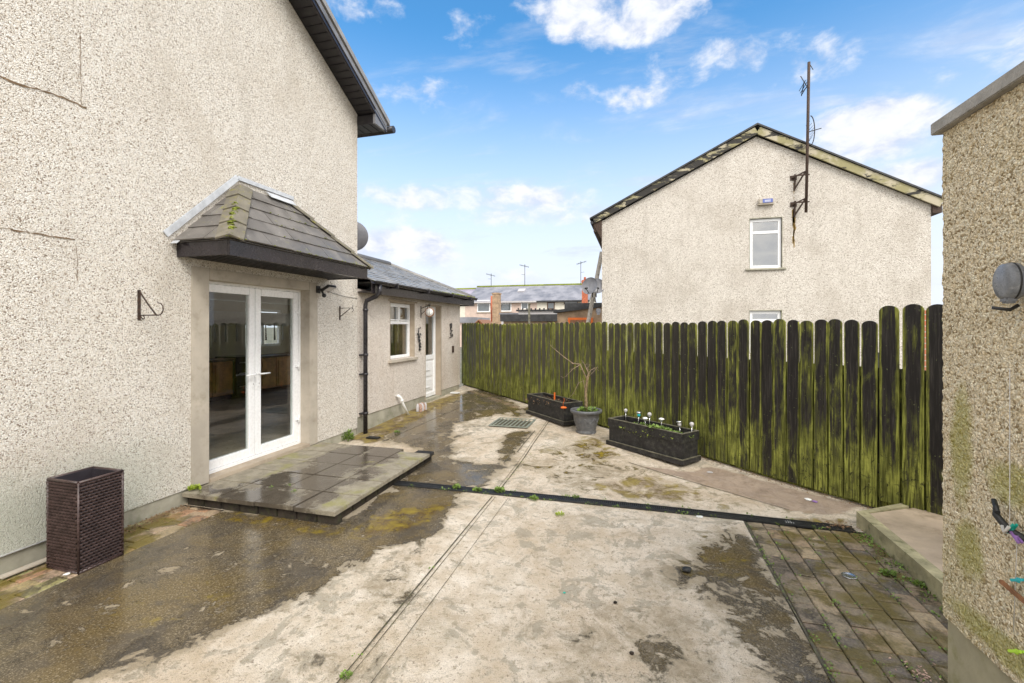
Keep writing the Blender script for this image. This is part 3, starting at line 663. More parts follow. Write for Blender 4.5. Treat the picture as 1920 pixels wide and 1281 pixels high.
def flash(p,q,w):
    p,q=Vector((HX+.014,)+p),Vector((HX+.014,)+q); d=(q-p).normalized(); n_=Vector((0,-d.z,d.y)); 
    if n_.z<0: n_=-n_
    mb.obox((p+q)/2+n_*w/2,(d,n_,(1,0,0)),((q-p).length,w,.012),.002)
flash((3.27,2.60),(4.07,3.39),.065); flash((4.05,3.385),(4.90,3.385),.05)
nfl=4
for i in range(nfl):    # stepped cover flashing lying on the tiles
    t_=i/nfl; yy=3.34+t_*.74; zz=2.59+t_*.73; mb.obox((HX+.05,yy+.06,zz+.055),((0,.717,.697),(1,0,0),(0,-.697,.717)),(.29,.075,.006))
mb.obox((HX+.055,4.66,3.335),((0,1,0),(1,0,-1.0),(1,0,1.0)),(.42,.10,.005))
sub(mb,'flashing',M['lead'],canopy)
mb=MB()
rnd=random.Random(5)
def mossline(mb,a,b_,n,r,rnd):
    for i in range(n):
        q=Vector(a).lerp(Vector(b_),rnd.random())+Vector((rnd.gauss(0,r*.6),rnd.gauss(0,r*.6),0)); s=rnd.uniform(.3,1)*r
        M_=Matrix.LocRotScale(q,None,(s*1.5,s*1.5,s*.6)); bmesh.ops.create_icosphere(mb.bm,subdivisions=1,radius=1,matrix=M_)
mossline(mb,(Xo,yL,rz0+.03),(HX+.3,yA-.33,rz1-.30),46,.020,rnd); mossline(mb,(Xo,yL,rz0+.012),(Xo,yR,rz0+.012),70,.012,rnd); mossline(mb,(Xo,yL-.02,rz0+.01),(Xo-.15,yL+.12,rz0+.03),26,.016,rnd)
for zz in (.2,.4,.6): mossline(mb,(Xo-.13*zz*5,yL+.8*zz,rz0+.755*zz+.02),(Xo-.13*zz*5,yR-.8*zz,rz0+.755*zz+.02),14,.009,rnd)
tag(sub(mb,'canopy_moss',M['moss'],canopy),kind='stuff')
# interior of the kitchen, which runs on behind the extension
KX=-9.2
mb=MB(); mb.box((HX-.301,2.2,.10),(KX,10.35,.155)); P(mb,'kitchen_floor',M['kfloor'])
mb=MB(); mb.box((HX-.301,2.2,2.361),(KX,10.35,2.40)); P(mb,'kitchen_ceiling',M['kwall'])
mb=MB(); KW=[(2.2,6.6,.155,2.36),(6.6,8.0,.155,1.25),(6.6,8.0,2.2,2.36),(8.0,8.9,.155,2.36),(8.9,10.1,.155,1.25),(8.9,10.1,2.2,2.36),(10.1,10.35,.155,2.36)]
for a,b_,c_,d_ in KW: mb.box((KX,a,c_),(KX-.15,b_,d_))
bmesh.ops.remove_doubles(mb.bm,verts=mb.bm.verts,dist=1e-5); P(mb,'kitchen_wall',M['kwall'])
mb=MB(); mb.box((HX-.301,2.1,.155),(KX,2.199,2.36)); P(mb,'kitchen_wall',M['kwall'])
mb=MB(); mb.box((HX-.301,10.351,.155),(-6.9,10.375,2.36)); P(mb,'kitchen_wall',M['kwall'])
mb=MB(); mb.box((-8.9,10.351,.155),(KX,10.375,2.36)); P(mb,'kitchen_wall',M['kwall'])  # gap before this piece is an added, unseen opening that lights the kitchen
mb=MB(); mb.box((HX-.301,5.92,.155),(-4.75,5.999,2.36)); P(mb,'kitchen_wall',M['kwall'])
mb=MB(); mb.box((-6.95,6.31,2.41),(KX-.2,10.64,2.50)); P(mb,'flat_roof',M['felt'])
for a,b_ in ((6.6,8.0),(8.9,10.1)):  # first window is added to bring more light into the kitchen
    mb=MB(); X=KX-.05; f_=.06
    mb.box((X,a,1.25),(X-.06,a+f_,2.2)); mb.box((X,b_-f_,1.25),(X-.06,b_,2.2)); mb.box((X,a+f_,1.25),(X-.06,b_-f_,1.31)); mb.box((X,a+f_,2.14),(X-.06,b_-f_,2.2)); mb.box((X,a+f_,1.85),(X-.06,b_-f_,1.90)); mb.box((X,(a+b_)/2-.03,1.31),(X-.06,(a+b_)/2+.03,1.85))
    P(mb,'kitchen_window',M['upvc'])
ku=empty('kitchen_unit',(-8.9,7,.155),'oak kitchen base units with dark worktop seen through the double door glass','kitchen unit')
for y in (6.0,6.5,7.0,7.5,8.75,9.25,9.75):
    mb=MB(); mb.box((-8.6,y+.004,.27),(-9.18,y+.494,1.0),.005); mb.box((-8.585,y+.06,.34),(-8.5995,y+.43,.93),.003); rel(mb.build('cabinet',M['kitchen']),ku)
mb=MB(); mb.box((-8.56,4.0,1.01),(-9.19,8.02,1.05)); rel(mb.build('worktop',M['kwood']),ku)
mb=MB(); mb.box((-8.56,8.68,1.01),(-9.19,10.34,1.05)); rel(mb.build('worktop',M['kwood']),ku)
mb=MB(); mb.box((-8.66,4.0,.16),(-8.7,8.0,.265)); rel(mb.build('plinth',M['kwood']),ku)
ov=empty('range_cooker',(-8.9,8.35,.155),'black range cooker among the oak kitchen units','cooker')
mb=MB(); mb.box((-8.54,8.03,.2),(-9.15,8.67,1.08),.01); rel(mb.build('body',M['oven']),ov)
for z in (.95,.72,.42):
    mb=MB(); mb.tube([(-8.51,8.09,z),(-8.51,8.61,z)],.012,8); rel(mb.build('handle',M['steel']),ov)
va=empty('scalloped_valance',(-8.9,8.0,2.0),'pale scalloped valance with tassels hanging inside behind the door glass','valance')
mb=MB(); n=84; ya,yb_=5.8,10.3; pts=[]
for i in range(n+1):
    y=ya+i*((yb_-ya)/n); pts.append((y,1.82-.05*abs(math.sin((y-ya)*math.pi/.28))))
mb.prism([(ya,2.10),(yb_,2.10)]+pts[::-1],'x',-8.85,-8.86); bmesh.ops.triangulate(mb.bm,faces=[f for f in mb.bm.faces if len(f.verts)>4])
rel(mb.build('cloth',M['fabric']),va)
for i in range(17):
    y=ya+i*.28; mb=MB(); mb.tube([(-8.84,y,1.83),(-8.84,y+.01,1.42)],[.010,.026],6); rel(mb.build('tassel',M['fabric']),va)
# ------------------------------------------------------------------ slab patio by the door
def slab_mat():
    m,t,b,p=newmat('wet_paving_slab'); r=nd(t,'ShaderNodeNewGeometry').outputs['Random Per Island']
    n=nz(t,p,2.2,6,.6,.2); n2=nz(t,p,90,4,.65); n3=nz(t,p,9,7,.7); x=nd(t,'ShaderNodeSeparateXYZ',{0:p}).outputs[0]
    c=mixc(t,mr(t,n3,.35,.65),(.24,.21,.155),(.38,.34,.26)); c=mixc(t,mr(t,r,0,1,0,.3),c,(.20,.17,.12))
    c=mixc(t,mr(t,n2,.5,.7,0,.6),c,(.12,.10,.07))
    wv=mth(t,'ADD',n,mr(t,mth(t,'ABSOLUTE',mth(t,'ADD',x,3.35)),.75,.1,-.12,.12))
    w=mr(t,wv,.44,.58); c=mixc(t,mth(t,'MULTIPLY',w,.85),c,(.055,.043,.033))
    c=mixc(t,mth(t,'MULTIPLY',mr(t,mth(t,'ADD',nz(t,p,3,6,.7),mr(t,w,0,1,0,-.12)),.5,.66),.6),c,(.26,.25,.06))
    setb(t,b,Base_Color=c,Roughness=mr(t,mth(t,'ADD',w,mth(t,'MULTIPLY',n3,.3)),.2,1.1,.75,.10),Normal=bump(t,n2,.003,mr(t,w,0,1,.8,.15))); return m
M['slabs']=slab_mat()
pt=empty('door_platform',(-3.4,4.4,0),'low slab platform of wet grey paving in front of the double door','step')
X0,X1,Y0,Y1=-4.29,-2.545,3.40,5.42
rnd=random.Random(3); nx_,ny_=4,5
for i in range(nx_):
    for jj in range(ny_):
        mb=MB(); a=X0+(X1-X0)*i/nx_+.005; b_=X0+(X1-X0)*(i+1)/nx_-.005; sh=0
        c_=Y0+(Y1-Y0)*jj/ny_+.005; d_=Y0+(Y1-Y0)*(jj+1)/ny_-.005
        dz=rnd.uniform(-.002,.003)
        if i==nx_-1 and jj==ny_-1: d_-=.12
        mb.box((a,c_,.09+dz),(b_,d_,.13+dz),.004); rel(mb.build('slab',M['slabs']),pt)
mb=MB(); y=Y0+.03
for yy in np.arange(X0+.02,X1-.05,.215): mb.box((yy,Y0+.05,-.02),(yy+.205,Y0+.13,.089),.004)
for yy in np.arange(Y0+.14,Y1-.1,.215): mb.box((X1-.13,yy,-.02),(X1-.06,yy+.205,.089),.004)
mb.box((X0,Y0+.131,-.02),(X1-.131,Y1-.04,.088))
M['basebrick']=plain('dark_mossy_brick',(.030,.022,.015),.8,.5,9,dirt=(.06,.07,.02,.6),bmp=.004)
rel(mb.build('brick_base',M['basebrick']),pt)
# ------------------------------------------------------------------ extension
ex=empty('extension',(-5.6,8.5,0),'low pinkish pebbledashed extension with slate roof, white window and narrow door','extension')
EP=lambda mb,name,m,**kw: rel(mb.build(name,m,**kw),ex)
E0,E1=6.31,10.64; zp=.305; zw=2.36
wy0,wy1,wz0,wz1=7.30,8.225,1.15,2.20; dy0,dy1,dzt=8.72,9.475,2.21
mb=MB(); mb.prism([(E0,zp),(dy0,zp),(dy0,dzt),(dy1,dzt),(dy1,zp),(E1,zp),(E1,zw),(E0,zw)],'x',HX,HX-.28) if False else None
for (a,b_,c_,d_) in ((E0,wy0,zp,zw),(wy0,wy1,zp,wz0),(wy0,wy1,wz1,zw),(wy1,dy0,zp,zw),(dy0,dy1,dzt,zw),(dy1,E1,zp,zw)):
    mb.box((HX,a,c_),(HX-.26,b_,d_))
bmesh.ops.remove_doubles(mb.bm,verts=mb.bm.verts,dist=1e-5)
mb.box((HX-.261,E1-.26,zp),(-6.9,E1,zw)); mb.box((-8.9,E1-.26,zp),(-9.35,E1,zw)); mb.box((-6.9,E1-.26,2.15),(-8.9,E1,zw))  # end wall left open out of view, added to let light into the kitchen
EP(mb,'wall',M['dash_ext'])
mb=MB(); mb.box((HX-.014,E0,-.05),(HX-.25,dy0,zp-.002)); mb.box((HX-.014,dy1,-.05),(HX-.25,E1-.015,zp-.002)); mb.box((HX-.02,dy0,-.05),(HX-.25,dy1,.20)); mb.box((HX-.26,E1-.015,-.05),(-9.35,E1-.2,zp-.002)); EP(mb,'plinth',M['plinth'])
mb=MB() # reveals
mb.box((HX+.003,wy1-.003,wz0),(HX-.2,wy1+.012,wz1+.02)); mb.box((HX+.003,wy0-.012,wz0),(HX-.2,wy0+.003,wz1+.02)); mb.box((HX+.003,wy0+.0035,wz1-.003),(HX-.2,wy1-.0035,wz1+.02))
mb.box((HX+.003,dy1-.001,.2),(HX-.2,dy1+.05,dzt+.02)); mb.box((HX+.003,dy0-.014,.2),(HX-.2,dy0+.001,dzt+.02)); mb.box((HX+.003,dy0+.002,dzt-.001),(HX-.2,dy1-.002,dzt+.02))
for (A,B_,D) in (((HX,wy0-.06,wz1+.02),(HX+.012,wy1+.1,wz1+.05),0),): mb.box(A,B_)
EP(mb,'reveal',M['reveal'])
def window(par_fn,X,y0,y1,z0,z1,trans,mull=None,axis='x',fr=.055,gl='glass2',name='window'):
    # axis x: wall faces +X, y spans; axis y: wall faces -Y, x spans; X is the outer face of the frame
    s=-1 if axis=='x' else 1
    def bx(mb,a0,a1,c0,c1,d0,d1,bev=.004):
        if axis=='x': mb.box((X+s*d0,a0,c0),(X+s*d1,a1,c1),bev)
        else: mb.box((a0,X+s*d0,c0),(a1,X+s*d1,c1),bev)
    mb=MB(); bx(mb,y0,y0+fr,z0,z1,0,.06); bx(mb,y1-fr,y1,z0,z1,0,.06); bx(mb,y0+fr,y1-fr,z0,z0+fr,.001,.06); bx(mb,y0+fr,y1-fr,z1-fr,z1,.001,.06)
    if trans: bx(mb,y0+fr,y1-fr,trans-fr/2,trans+fr/2,-.002,.06)
    if mull: bx(mb,mull-fr/2,mull+fr/2,(trans or z0)+fr/2,z1-fr,-.001,.06)
    o=par_fn(mb,name,M['upvc'])
    mb=MB(); bx(mb,y0+fr*.9,y1-fr*.9,z0+fr*.9,z1-fr*.9,.03,.036,0); q=mb.build('pane',M[gl]); q.parent=o
    return o
w=window(EP,HX-.10,wy0+.004,wy1-.004,wz0+.005,wz1-.004,1.83,7.77)
mb=MB()
for (a,b_) in ((wy0+.07,7.735),(7.805,wy1-.07)):
    mb.box((HX-.085,a-.02,1.87),(HX-.0995,b_+.02,1.89)); mb.box((HX-.085,a-.02,2.125),(HX-.0995,b_+.02,2.145)); mb.box((HX-.085,a-.02,1.8901),(HX-.0995,a,2.1249)); mb.box((HX-.085,b_,1.8901),(HX-.0995,b_+.02,2.1249))
q=mb.build('sash',M['upvc']); q.parent=w
mb=MB(); mb.box((HX+.055,wy0-.07,wz0-.055),(HX-.15,wy1+.06,wz0-.004),.006)
EP(mb,'sill',M['surround'])
# interior behind window and door
mb=MB()
for k in range(10):
    mb.tube([(HX-.22,7.86+k*.036,1.2),(HX-.22,7.86+k*.036,2.18)],.02,6)
EP(mb,'curtain',M['curtain'])
# door
mb=MB(); a,b_=dy0+.004,dy1-.004; fx=HX-.12
mb.box((fx,a,.215),(fx-.06,a+.07,dzt-.004),.004); mb.box((fx,b_-.07,.215),(fx-.06,b_,dzt-.004),.004); mb.box((fx-.001,a+.07,dzt-.09),(fx-.06,b_-.07,dzt-.004),.004); mb.box((fx-.001,a+.07,.215),(fx-.06,b_-.07,.30),.004); mb.box((fx-.001,a+.07,1.03),(fx-.06,b_-.07,1.13),.004)
mb.box((fx-.02,a+.07,.30),(fx-.05,b_-.07,1.03))
dd=EP(mb,'door',M['upvc'])
mb=MB()
for (z0,z1) in ((.36,.60),(.66,.98)):
    mb.box((fx-.008,a+.13,z0),(fx-.0199,b_-.13,z1),.008)
mb.box((fx+.012,a+.10,.42),(fx,b_-.30,.435)); mb.box((fx+.012,a+.10,.80),(fx,b_-.30,.815))
q=mb.build('door_panel',M['upvc']); q.parent=dd
mb=MB(); mb.box((fx-.03,a+.07,1.13),(fx-.036,b_-.07,dzt-.09)); q=mb.build('pane',M['glass2']); q.parent=dd
# eaves
ze0=2.47
mb=MB(); mb.box((HX+.27,E0-.0,2.28),(HX+.245,E1+.3,2.45)); mb.box((HX+.244,E1+.3,2.28),(-6.9,E1+.275,2.45)); mb.box((HX+.244,E0,2.30),(HX-.001,E1+.274,2.315)); 
EP(mb,'fascia',M['dark_trim'])
mb=MB(); gut=[]
for k in range(9):
    an=math.pi+ k*math.pi/8; gut.append((HX+.33+.055*math.cos(an),2.475+.055*math.sin(an)))
for k in range(8,-1,-1):
    an=math.pi+ k*math.pi/8; gut.append((HX+.33+.049*math.cos(an),2.475+.049*math.sin(an)))
mb.prism(gut,'y',E0-.06,E1+.25)
for y in (6.9,8.1,9.3,10.4): mb.box((HX+.272,y-.012,2.40),(HX+.392,y+.012,2.485))
EP(mb,'gutter',M['black_pvc'])
mb=MB(); px,py=HX+.085,6.40
mb.tube([(HX+.33,py+.02,2.43),(HX+.33,py+.02,2.30),(HX+.28,py+.01,2.24),(px+.02,py,2.17),(px,py,2.10),(px,py,.03)],.034,12)
for z in (2.02,1.30,.99,.36): mb.lathe([(.043,-.02),(.043,.02)],(px,py,z),12)
for z in (1.30,.99,.36): mb.box((HX,py-.055,z-.01),(px-.02,py+.055,z+.01))
EP(mb,'downpipe',M['black_pvc'])
RX,RZ=-5.56,3.20; EY=E1+.30; XE=HX+.30
mb=MB()
courses(mb,(XE,EY,ze0),(XE,E0+.0,ze0),(RX,EY-1.56,RZ),(RX,E0+.0,RZ),14,.28,.012,.003,8)
courses(mb,(2*RX-XE,EY,ze0),(XE,EY,ze0),(RX,EY-1.561,RZ),(RX,EY-1.56,RZ),14,.28,.012,.003,9)
mb.poly([(XE-.01,EY-.01,ze0-.01),(XE-.01,E0,ze0-.01),(RX,E0,RZ-.015),(RX,EY-1.56,RZ-.015),(2*RX-XE,EY-.01,ze0-.01),(2*RX-XE,E0,ze0-.01)],[(0,1,2,3),(0,3,4),(2,5,4,3),(0,4,5,1)])
rf=EP(mb,'roof',M['slate_wet'])
mb=MB(); mb.tube([(RX,E0,RZ+.0),(RX,EY-1.56,RZ+.0)],.07,8); sub(mb,'ridge_tile',M['slate'],rf)
mb=MB(); mb.tube([(RX,EY-1.56,RZ),(XE-.02,EY-.02,ze0+.02)],.05,8); sub(mb,'hip_tile',M['slate_wet'],rf)
mb=MB(); rnd=random.Random(9)
mossline(mb,(XE+.0,8.4,ze0+.015),(XE,EY,ze0+.015),130,.022,rnd); mossline(mb,(XE-.1,9.6,ze0+.06),(XE-.02,EY,ze0+.02),40,.025,rnd); mossline(mb,(XE,6.3,ze0+.015),(XE,8.5,ze0+.015),25,.012,rnd)
tag(sub(mb,'roof_moss',M['moss'],rf),kind='stuff')
# ------------------------------------------------------------------ fence
fe=empty('picket_fence',(FA.x,FA.y,0),'long dark mossy timber fence of round-topped boards closing the yard','fence')
fe.rotation_euler=(0,0,math.atan2(FD.y,FD.x))
def board(w,h,th=.02,seed=0):
    rnd=random.Random(seed); mb=MB(); prof=[(-w/2,0),(w/2,0)]; r=w/2; ht=h-r*.78
    n=10
    prof+=[(w/2*math.cos(a_),ht+r*.78*math.sin(a_)) for a_ in [math.pi*i/n for i in range(n+1)]]
    fr=[(u,v) for u,v in prof]
    A=[mb.bm.verts.new((u,-th/2,v)) for u,v in fr]; B=[mb.bm.verts.new((u,th/2,v)) for u,v in fr]
    bmesh.ops.recalc_face_normals
    f1=mb.bm.faces.new(A); f2=mb.bm.faces.new(B[::-1]); m_=len(fr)
    for i in range(m_): mb.bm.faces.new((A[i],B[i],B[(i+1)%m_],A[(i+1)%m_]))
    bmesh.ops.bevel(mb.bm,geom=list(f1.edges)+list(f2.edges),offset=.0025,segments=1,affect='EDGES')
    return mb
rnd=random.Random(21)
L=(FB-FA).length; s=.045; pitch=.1405; kk=0
variants={}
def place_board(sv,w,h,zoff,seed,tall):
    q=FA+FD*sv
    o=board(w,h,seed=seed).build('board',M['fence']); o.parent=fe
    o.location=(sv,rnd.uniform(-.003,.003),gz(q.y)+zoff); o.rotation_euler=(rnd.uniform(-.004,.004),rnd.uniform(-.005,.005),rnd.uniform(-.02,.02))
while s<L-.02:
    q=FA+FD*s; top=1.818+   .013*rnd.uniform(-1,1)+.01*math.sin(s*1.7); z0=.035 if s>.1 else .02
    hgt=top-gz(q.y)*.9-z0
    place_board(s,.128*rnd.uniform(.96,1.03),hgt,z0,kk,False); s+=pitch*rnd.uniform(.965,1.035); kk+=1
s=-.118
for k in range(5): place_board(s,.152,1.953-.10+rnd.uniform(-.006,.006),.10,100+k,True); s-=.171
# the side of the fence away from the yard
FNl=1 if (Matrix.Rotation(fe.rotation_euler[2],3,'Z')@Vector((0,1,0))).dot(FN)<0 else -1
for z in (1.27,.35):
    mb=MB(); mb.box((-1.1,FNl*.0125,z),(L-.02,FNl*.045,z+.09)); o=mb.build('rail',M['fence']); o.parent=fe
mb=MB(); k=FNl
mb.box((-1.1,k*.05,.0),(L-.02,k*.07,1.34)); o=mb.build('backing_board',M['fence']); o.parent=fe
for x in (.05,2.2,4.4,6.6,L-.06):
    mb=MB(); mb.box((x-.045,k*.071,.0),(x+.045,k*.16,1.5)); o=mb.build('post',M['fence']); o.parent=fe
# ------------------------------------------------------------------ right outbuilding
ob=empty('outbuilding',(2.5,.6,0),'buff roughcast outbuilding wall with concrete coping at the right edge','outbuilding')
RXw,RYw=1.43,2.68
def roughwall():   # displaced near corner so that the silhouette is rough
    mb=MB(); bm=mb.bm
    def face(fn,nu,nv):
        g_=[[None]*(nv+1) for _ in range(nu+1)]
        for i in range(nu+1):
            for j_ in range(nv+1):
                P_=Vector(fn(i/nu,j_/nv)); d=mnoise.noise(P_*38)*.006+mnoise.noise(P_*80)*.004
                g_[i][j_]=bm.verts.new(P_+(N_*d if True else 0))
        for i in range(nu):
            for j_ in range(nv): bm.faces.new((g_[i][j_],g_[i+1][j_],g_[i+1][j_+1],g_[i][j_+1]))
    global N_
    zt_=2.69
    N_=Vector((-1,0.25,0)); face(lambda u,v:(RXw,RYw-1.9*(u),.352+(zt_-.352)*v),190,230)
    N_=Vector((-.25,1,0)); face(lambda u,v:(RXw+.6*u,RYw,.352+(zt_-.352)*v),50,230)
    bm.normal_update(); bmesh.ops.remove_doubles(bm,verts=bm.verts,dist=.0015)
    mb.box((RXw+.02,-1.5,.2),(RXw+2.6,RYw-.02,zt_-.01)); mb.box((RXw,-1.5,.352),(RXw+.019,RYw-1.9,zt_-.01))
    return mb
o=rel(roughwall().build('wall',M['dash_buff'],norm=False),ob)
mb=MB(); mb.box((RXw+.012,-1.5,-.05),(RXw+2.55,RYw-.015,.351)); M['plinth2']=plain('mossy_plinth',(.40,.36,.24),.75,.2,3,dirt=(.20,.20,.05,.8),bmp=.003); rel(mb.build('plinth',M['plinth2']),ob)
mb=MB(); mb.box((RXw-.035,-1.55,2.692),(RXw+.30,RYw+.03,2.75),.004); mb.box((RXw+.301,RYw-.25,2.692),(RXw+2.7,RYw+.03,2.75),.004)
M['coping']=plain('grey_concrete_coping',(.34,.32,.29),.85,.15,10,dirt=(.18,.17,.14,.6),bmp=.003)
rel(mb.build('coping',M['coping']),ob)
# washing-line reel
c=atX(1893,528,1.375)
rl=empty('line_reel',(RXw,c[1],c[2]),'round grey plastic washing line reel fixed to the buff wall','line reel')
mb=MB(); y,z=0,0
mb.box((0,-.10,-.045),(-.03,-.02,.035),.006); o=mb.build('wall_bracket',M['pale']); o.parent=rl
mb=MB(); mb.lathe([(.0,-.035),(.045,-.035),(.056,-.028),(.060,-.01),(.060,.012),(.054,.022),(.038,.028),(0,.029)],(-.05,0,0),28,(1,0,0)); mb.box((-.078,-.024,-.070),(-.040,.018,-.045),.006); o=mb.build('housing',M['grey_pl']); o.parent=rl
mb=MB(); mb.lathe([(.0612,-.004),(.0612,.002)],(-.05,0,0),28,(1,0,0)); mb.tube([(-.10,.015,-.083),(-.045,.015,-.09),(-.02,.015,-.075)],.006,6); o=mb.build('rim',M['iron']); o.parent=rl
rl.scale=(1,.85,1.2)
# cleat hook and pegs
c=atX(1900,985,RXw)
hk=empty('line_cleat',(RXw,c[1],c[2]),'dark iron line hook on the buff wall with line tied round it','hook')
mb=MB(); mb.tube([(0,-.09,-.03),(-.03,-.02,-.01),(-.045,.015,.03),(-.03,.04,.06)],[.012,.014,.012,.009],8); mb.tube([(-.05,.0,.045),(-.025,.06,.075)],[.009,.009],8); o=mb.build('hook',M['iron']); o.parent=hk
mb=MB(); mb.tube([(-.03,-.03,.62),(-.03,-.03,.0),(-.05,-.035,-.02),(-.02,-.05,-.03),(-.025,-.04,-.4)],.0016,6); mb.tube([(-.045,-.015,.0),(-.05,-.035,-.02),(-.045,-.05,.01)],.006,6); o=mb.build('cord',M['rope']); o.parent=hk
def peg(nm,px,py,col,ang,lab,L_=.075):
    c=atX(px,py,RXw-.03); mb=MB(); d=Vector((0,math.cos(ang),math.sin(ang))); 
    mb.obox((-.004,0,0),(d,(1,0,0),d.cross(Vector((1,0,0)))),(L_,.008,.010),.002); mb.obox((.007,0,0.002),(d,(1,0,.12),d.cross(Vector((1,0,0)))),(L_,.007,.010),.002)
    mb.lathe([(.006,-.008),(.006,.008)],(.002,0,0),8,(0,0,1))
    mb.build(nm,M[col]).location=c
    ob_=bpy.context.scene.objects[-1] if False else bpy.data.objects[C.objects[-1].name]; tag(ob_,lab,'clothes peg',None); return ob_
peg('clothes_peg',1896,992,'teal',2.2,'green plastic clothes peg clipped just under the iron hook',.06)
peg('clothes_peg',1905,1008,'purple',.6,'purple plastic clothes peg below the iron hook',.05)
peg('clothes_peg',1908,1088,'cyan',-.5,'turquoise plastic clothes peg on the cord above the wooden stick',.06)
peg('clothes_peg',1905,1222,'lime',-.55,'lime green clothes peg low down near the wall plinth',.07)
c=atX(1900,1110,RXw-.03); mb=MB(); mb.obox((0,0,0),((0,1,.12),(1,0,0),(0,-.12,1)),(.13,.015,.016),.003); o=mb.build('wooden_stick',M['wood_br']); o.location=c; tag(o,'short brown wooden stick held against the buff wall','stick')
# ------------------------------------------------------------------ neighbour gable house
NY=14.3
nb=empty('neighbour_house',(3.2,19,0),'grey pebbledashed house gable beyond the fence with peeling bargeboards','house')
NP=lambda mb,name,m,**kw: rel(mb.build(name,m,**kw),nb)
xl,xr,xa=-1.06,7.38,3.265; zl,zr,za=5.03,4.93,7.17
def ztn(x): return zl+(za-zl)*(x-xl)/(xa-xl) if x<xa else zr+(za-zr)*(xr-x)/(xr-xa)
mb=MB()
ux0,ux1,uz0,uz1=3.10,3.915,3.415,4.83; lx0,lx1,lz0,lz1=3.086,3.875,1.0,2.207
mb.prism([(xl,0),(xr,0),(xr,zr),(xa,za),(xl,zl)],'y',NY+.3,NY+10) if False else None
strips=[(xl,ux0),(ux1,xr)]
mb.prism([(xl,0),(ux0,0),(ux0,ztn(ux0)),(xl,zl)],'y',NY,NY+.28); mb.prism([(ux1,0),(xr,0),(xr,zr),(ux1,ztn(ux1))],'y',NY,NY+.28)
mb.prism([(ux0,0),(ux1,0),(ux1,lz0),(ux0,lz0)],'y',NY,NY+.28); mb.prism([(ux0,lz1),(ux1,lz1),(ux1,uz0),(ux0,uz0)],'y',NY,NY+.28); mb.prism([(ux0,uz1),(ux1,uz1),(ux1,ztn(ux1)),(xa,za),(ux0,ztn(ux0))],'y',NY,NY+.28)
mb.box((xl,NY+.281,0),(xl+.25,NY+9,zl)); mb.box((xr-.25,NY+.281,0),(xr,NY+9,zr)); mb.box((xl,NY+9,0),(xr,NY+9.2,zl))
NP(mb,'wall',M['dash_gable'])
for (a,b_,c_,d_,tr) in ((ux0,ux1,uz0,uz1,4.44),(lx0+.01,lx1+.03,lz0,lz1,1.93)):
    o=window(NP,NY+.06,a+.004,b_-.004,c_+.004,d_-.004,tr,None,'y',.08)
    mb=MB(); mb.box((a,NY-.003,d_),(b_,NY+.05,d_+.025)); mb.box((a-.02,NY-.003,c_),(a,NY+.05,d_+.025)); mb.box((b_,NY-.003,c_),(b_+.02,NY+.05,d_+.025)); q=sub(mb,'window_trim',M['plinth'],o)
mb=MB(); mb.box((ux0-.12,NY-.06,uz0-.055),(ux1+.1,NY+.02,uz0-.002),.006); NP(mb,'window_sill',M['plinth'])
mb=MB(); mb.box((xl+.3,NY+1.2,0),(xr-.3,NY+1.25,4.9)); NP(mb,'inner_wall',M['kwall'])
def peel():
    m,t,b,p=newmat('peeling_bargeboard'); sv=scl(t,p,(1.2,1.2,4)); n=nz(t,sv,1.6,8,.7,.6); x=nd(t,'ShaderNodeSeparateXYZ',{0:p}).outputs[0]
    pale=mixc(t,mr(t,nz(t,p,3,5,.6),.4,.6),(.30,.27,.14),(.46,.41,.30))
    c=mixc(t,mr(t,mth(t,'ADD',n,mr(t,x,0.5,5.0,.12,-.06,False)),.50,.56),pale,(.035,.032,.028))
    setb(t,b,Base_Color=c,Roughness=.85); return m
M['peel']=peel()
yb=NY-.10
mb=MB()
def brd(p,q,w,h): mb.obox(((p[0]+q[0])/2,yb,(p[1]+q[1])/2),((q[0]-p[0],0,q[1]-p[1]),(0,1,0),(-(q[1]-p[1]),0,q[0]-p[0])),(math.hypot(q[0]-p[0],q[1]-p[1]),w,h))
brd((xl-.25,zl+.02),(xa-.02,za+.13),.05,.20); brd((xa+.02,za+.13),(xr+.17,zr+.0),.052,.20)
NP(mb,'bargeboard',M['peel'])
mb=MB()
for (p,q) in (((xl-.36,zl+.04),(xa,za+.28)),((xa,za+.28),(xr+.28,zr+.06))):
    mb.poly([(p[0],yb-.06,p[1]),(q[0],yb-.06,q[1]),(q[0],NY+9.3,q[1]),(p[0],NY+9.3,p[1]),(p[0],yb-.06,p[1]+.05),(q[0],yb-.06,q[1]+.05),(q[0],NY+9.3,q[1]+.05),(p[0],NY+9.3,p[1]+.05)],[(0,1,2,3),(4,5,6,7),(0,1,5,4),(1,2,6,5),(2,3,7,6),(3,0,4,7)])
NP(mb,'roof',M['felt'])
mb=MB(); mb.box((xr+.001,yb+.03,4.70),(xr+.2,NY+9,zr)); NP(mb,'eave',M['rust'])
mb=MB(); mb.box((xl-.25,yb+.03,4.42+.28),(xl-.001,NY+9,zl+.0)); mb.prism([(xl-.22,4.86),(xl-.001,4.45),(xl-.001,4.70),(xl-.22,4.88)],'y',yb,yb+.1)
NP(mb,'eave',M['rust'])
mb=MB(); mb.tube([(xl-.30,yb,4.98),(xl-.30,NY+9,4.98)],.05,8); NP(mb,'gutter',M['black_pvc'])
al=empty('alarm_box',(3.51,NY,5.22),'small grey and blue alarm box above the gable window','alarm box')
mb=MB(); mb.box((-.20,-.09,0),(.17,0,.15),.02); mb.box((-.22,-.10,-.02),(.19,0,.0)); o=mb.build('housing',M['surround']); o.parent=al
M['blue']=plain('blue_label',(.10,.14,.42),.4,.1,12,bmp=0)
mb=MB(); mb.box((-.10,-.096,.03),(.155,-.088,.135)); o=mb.build('front_label',M['blue']); o.parent=al
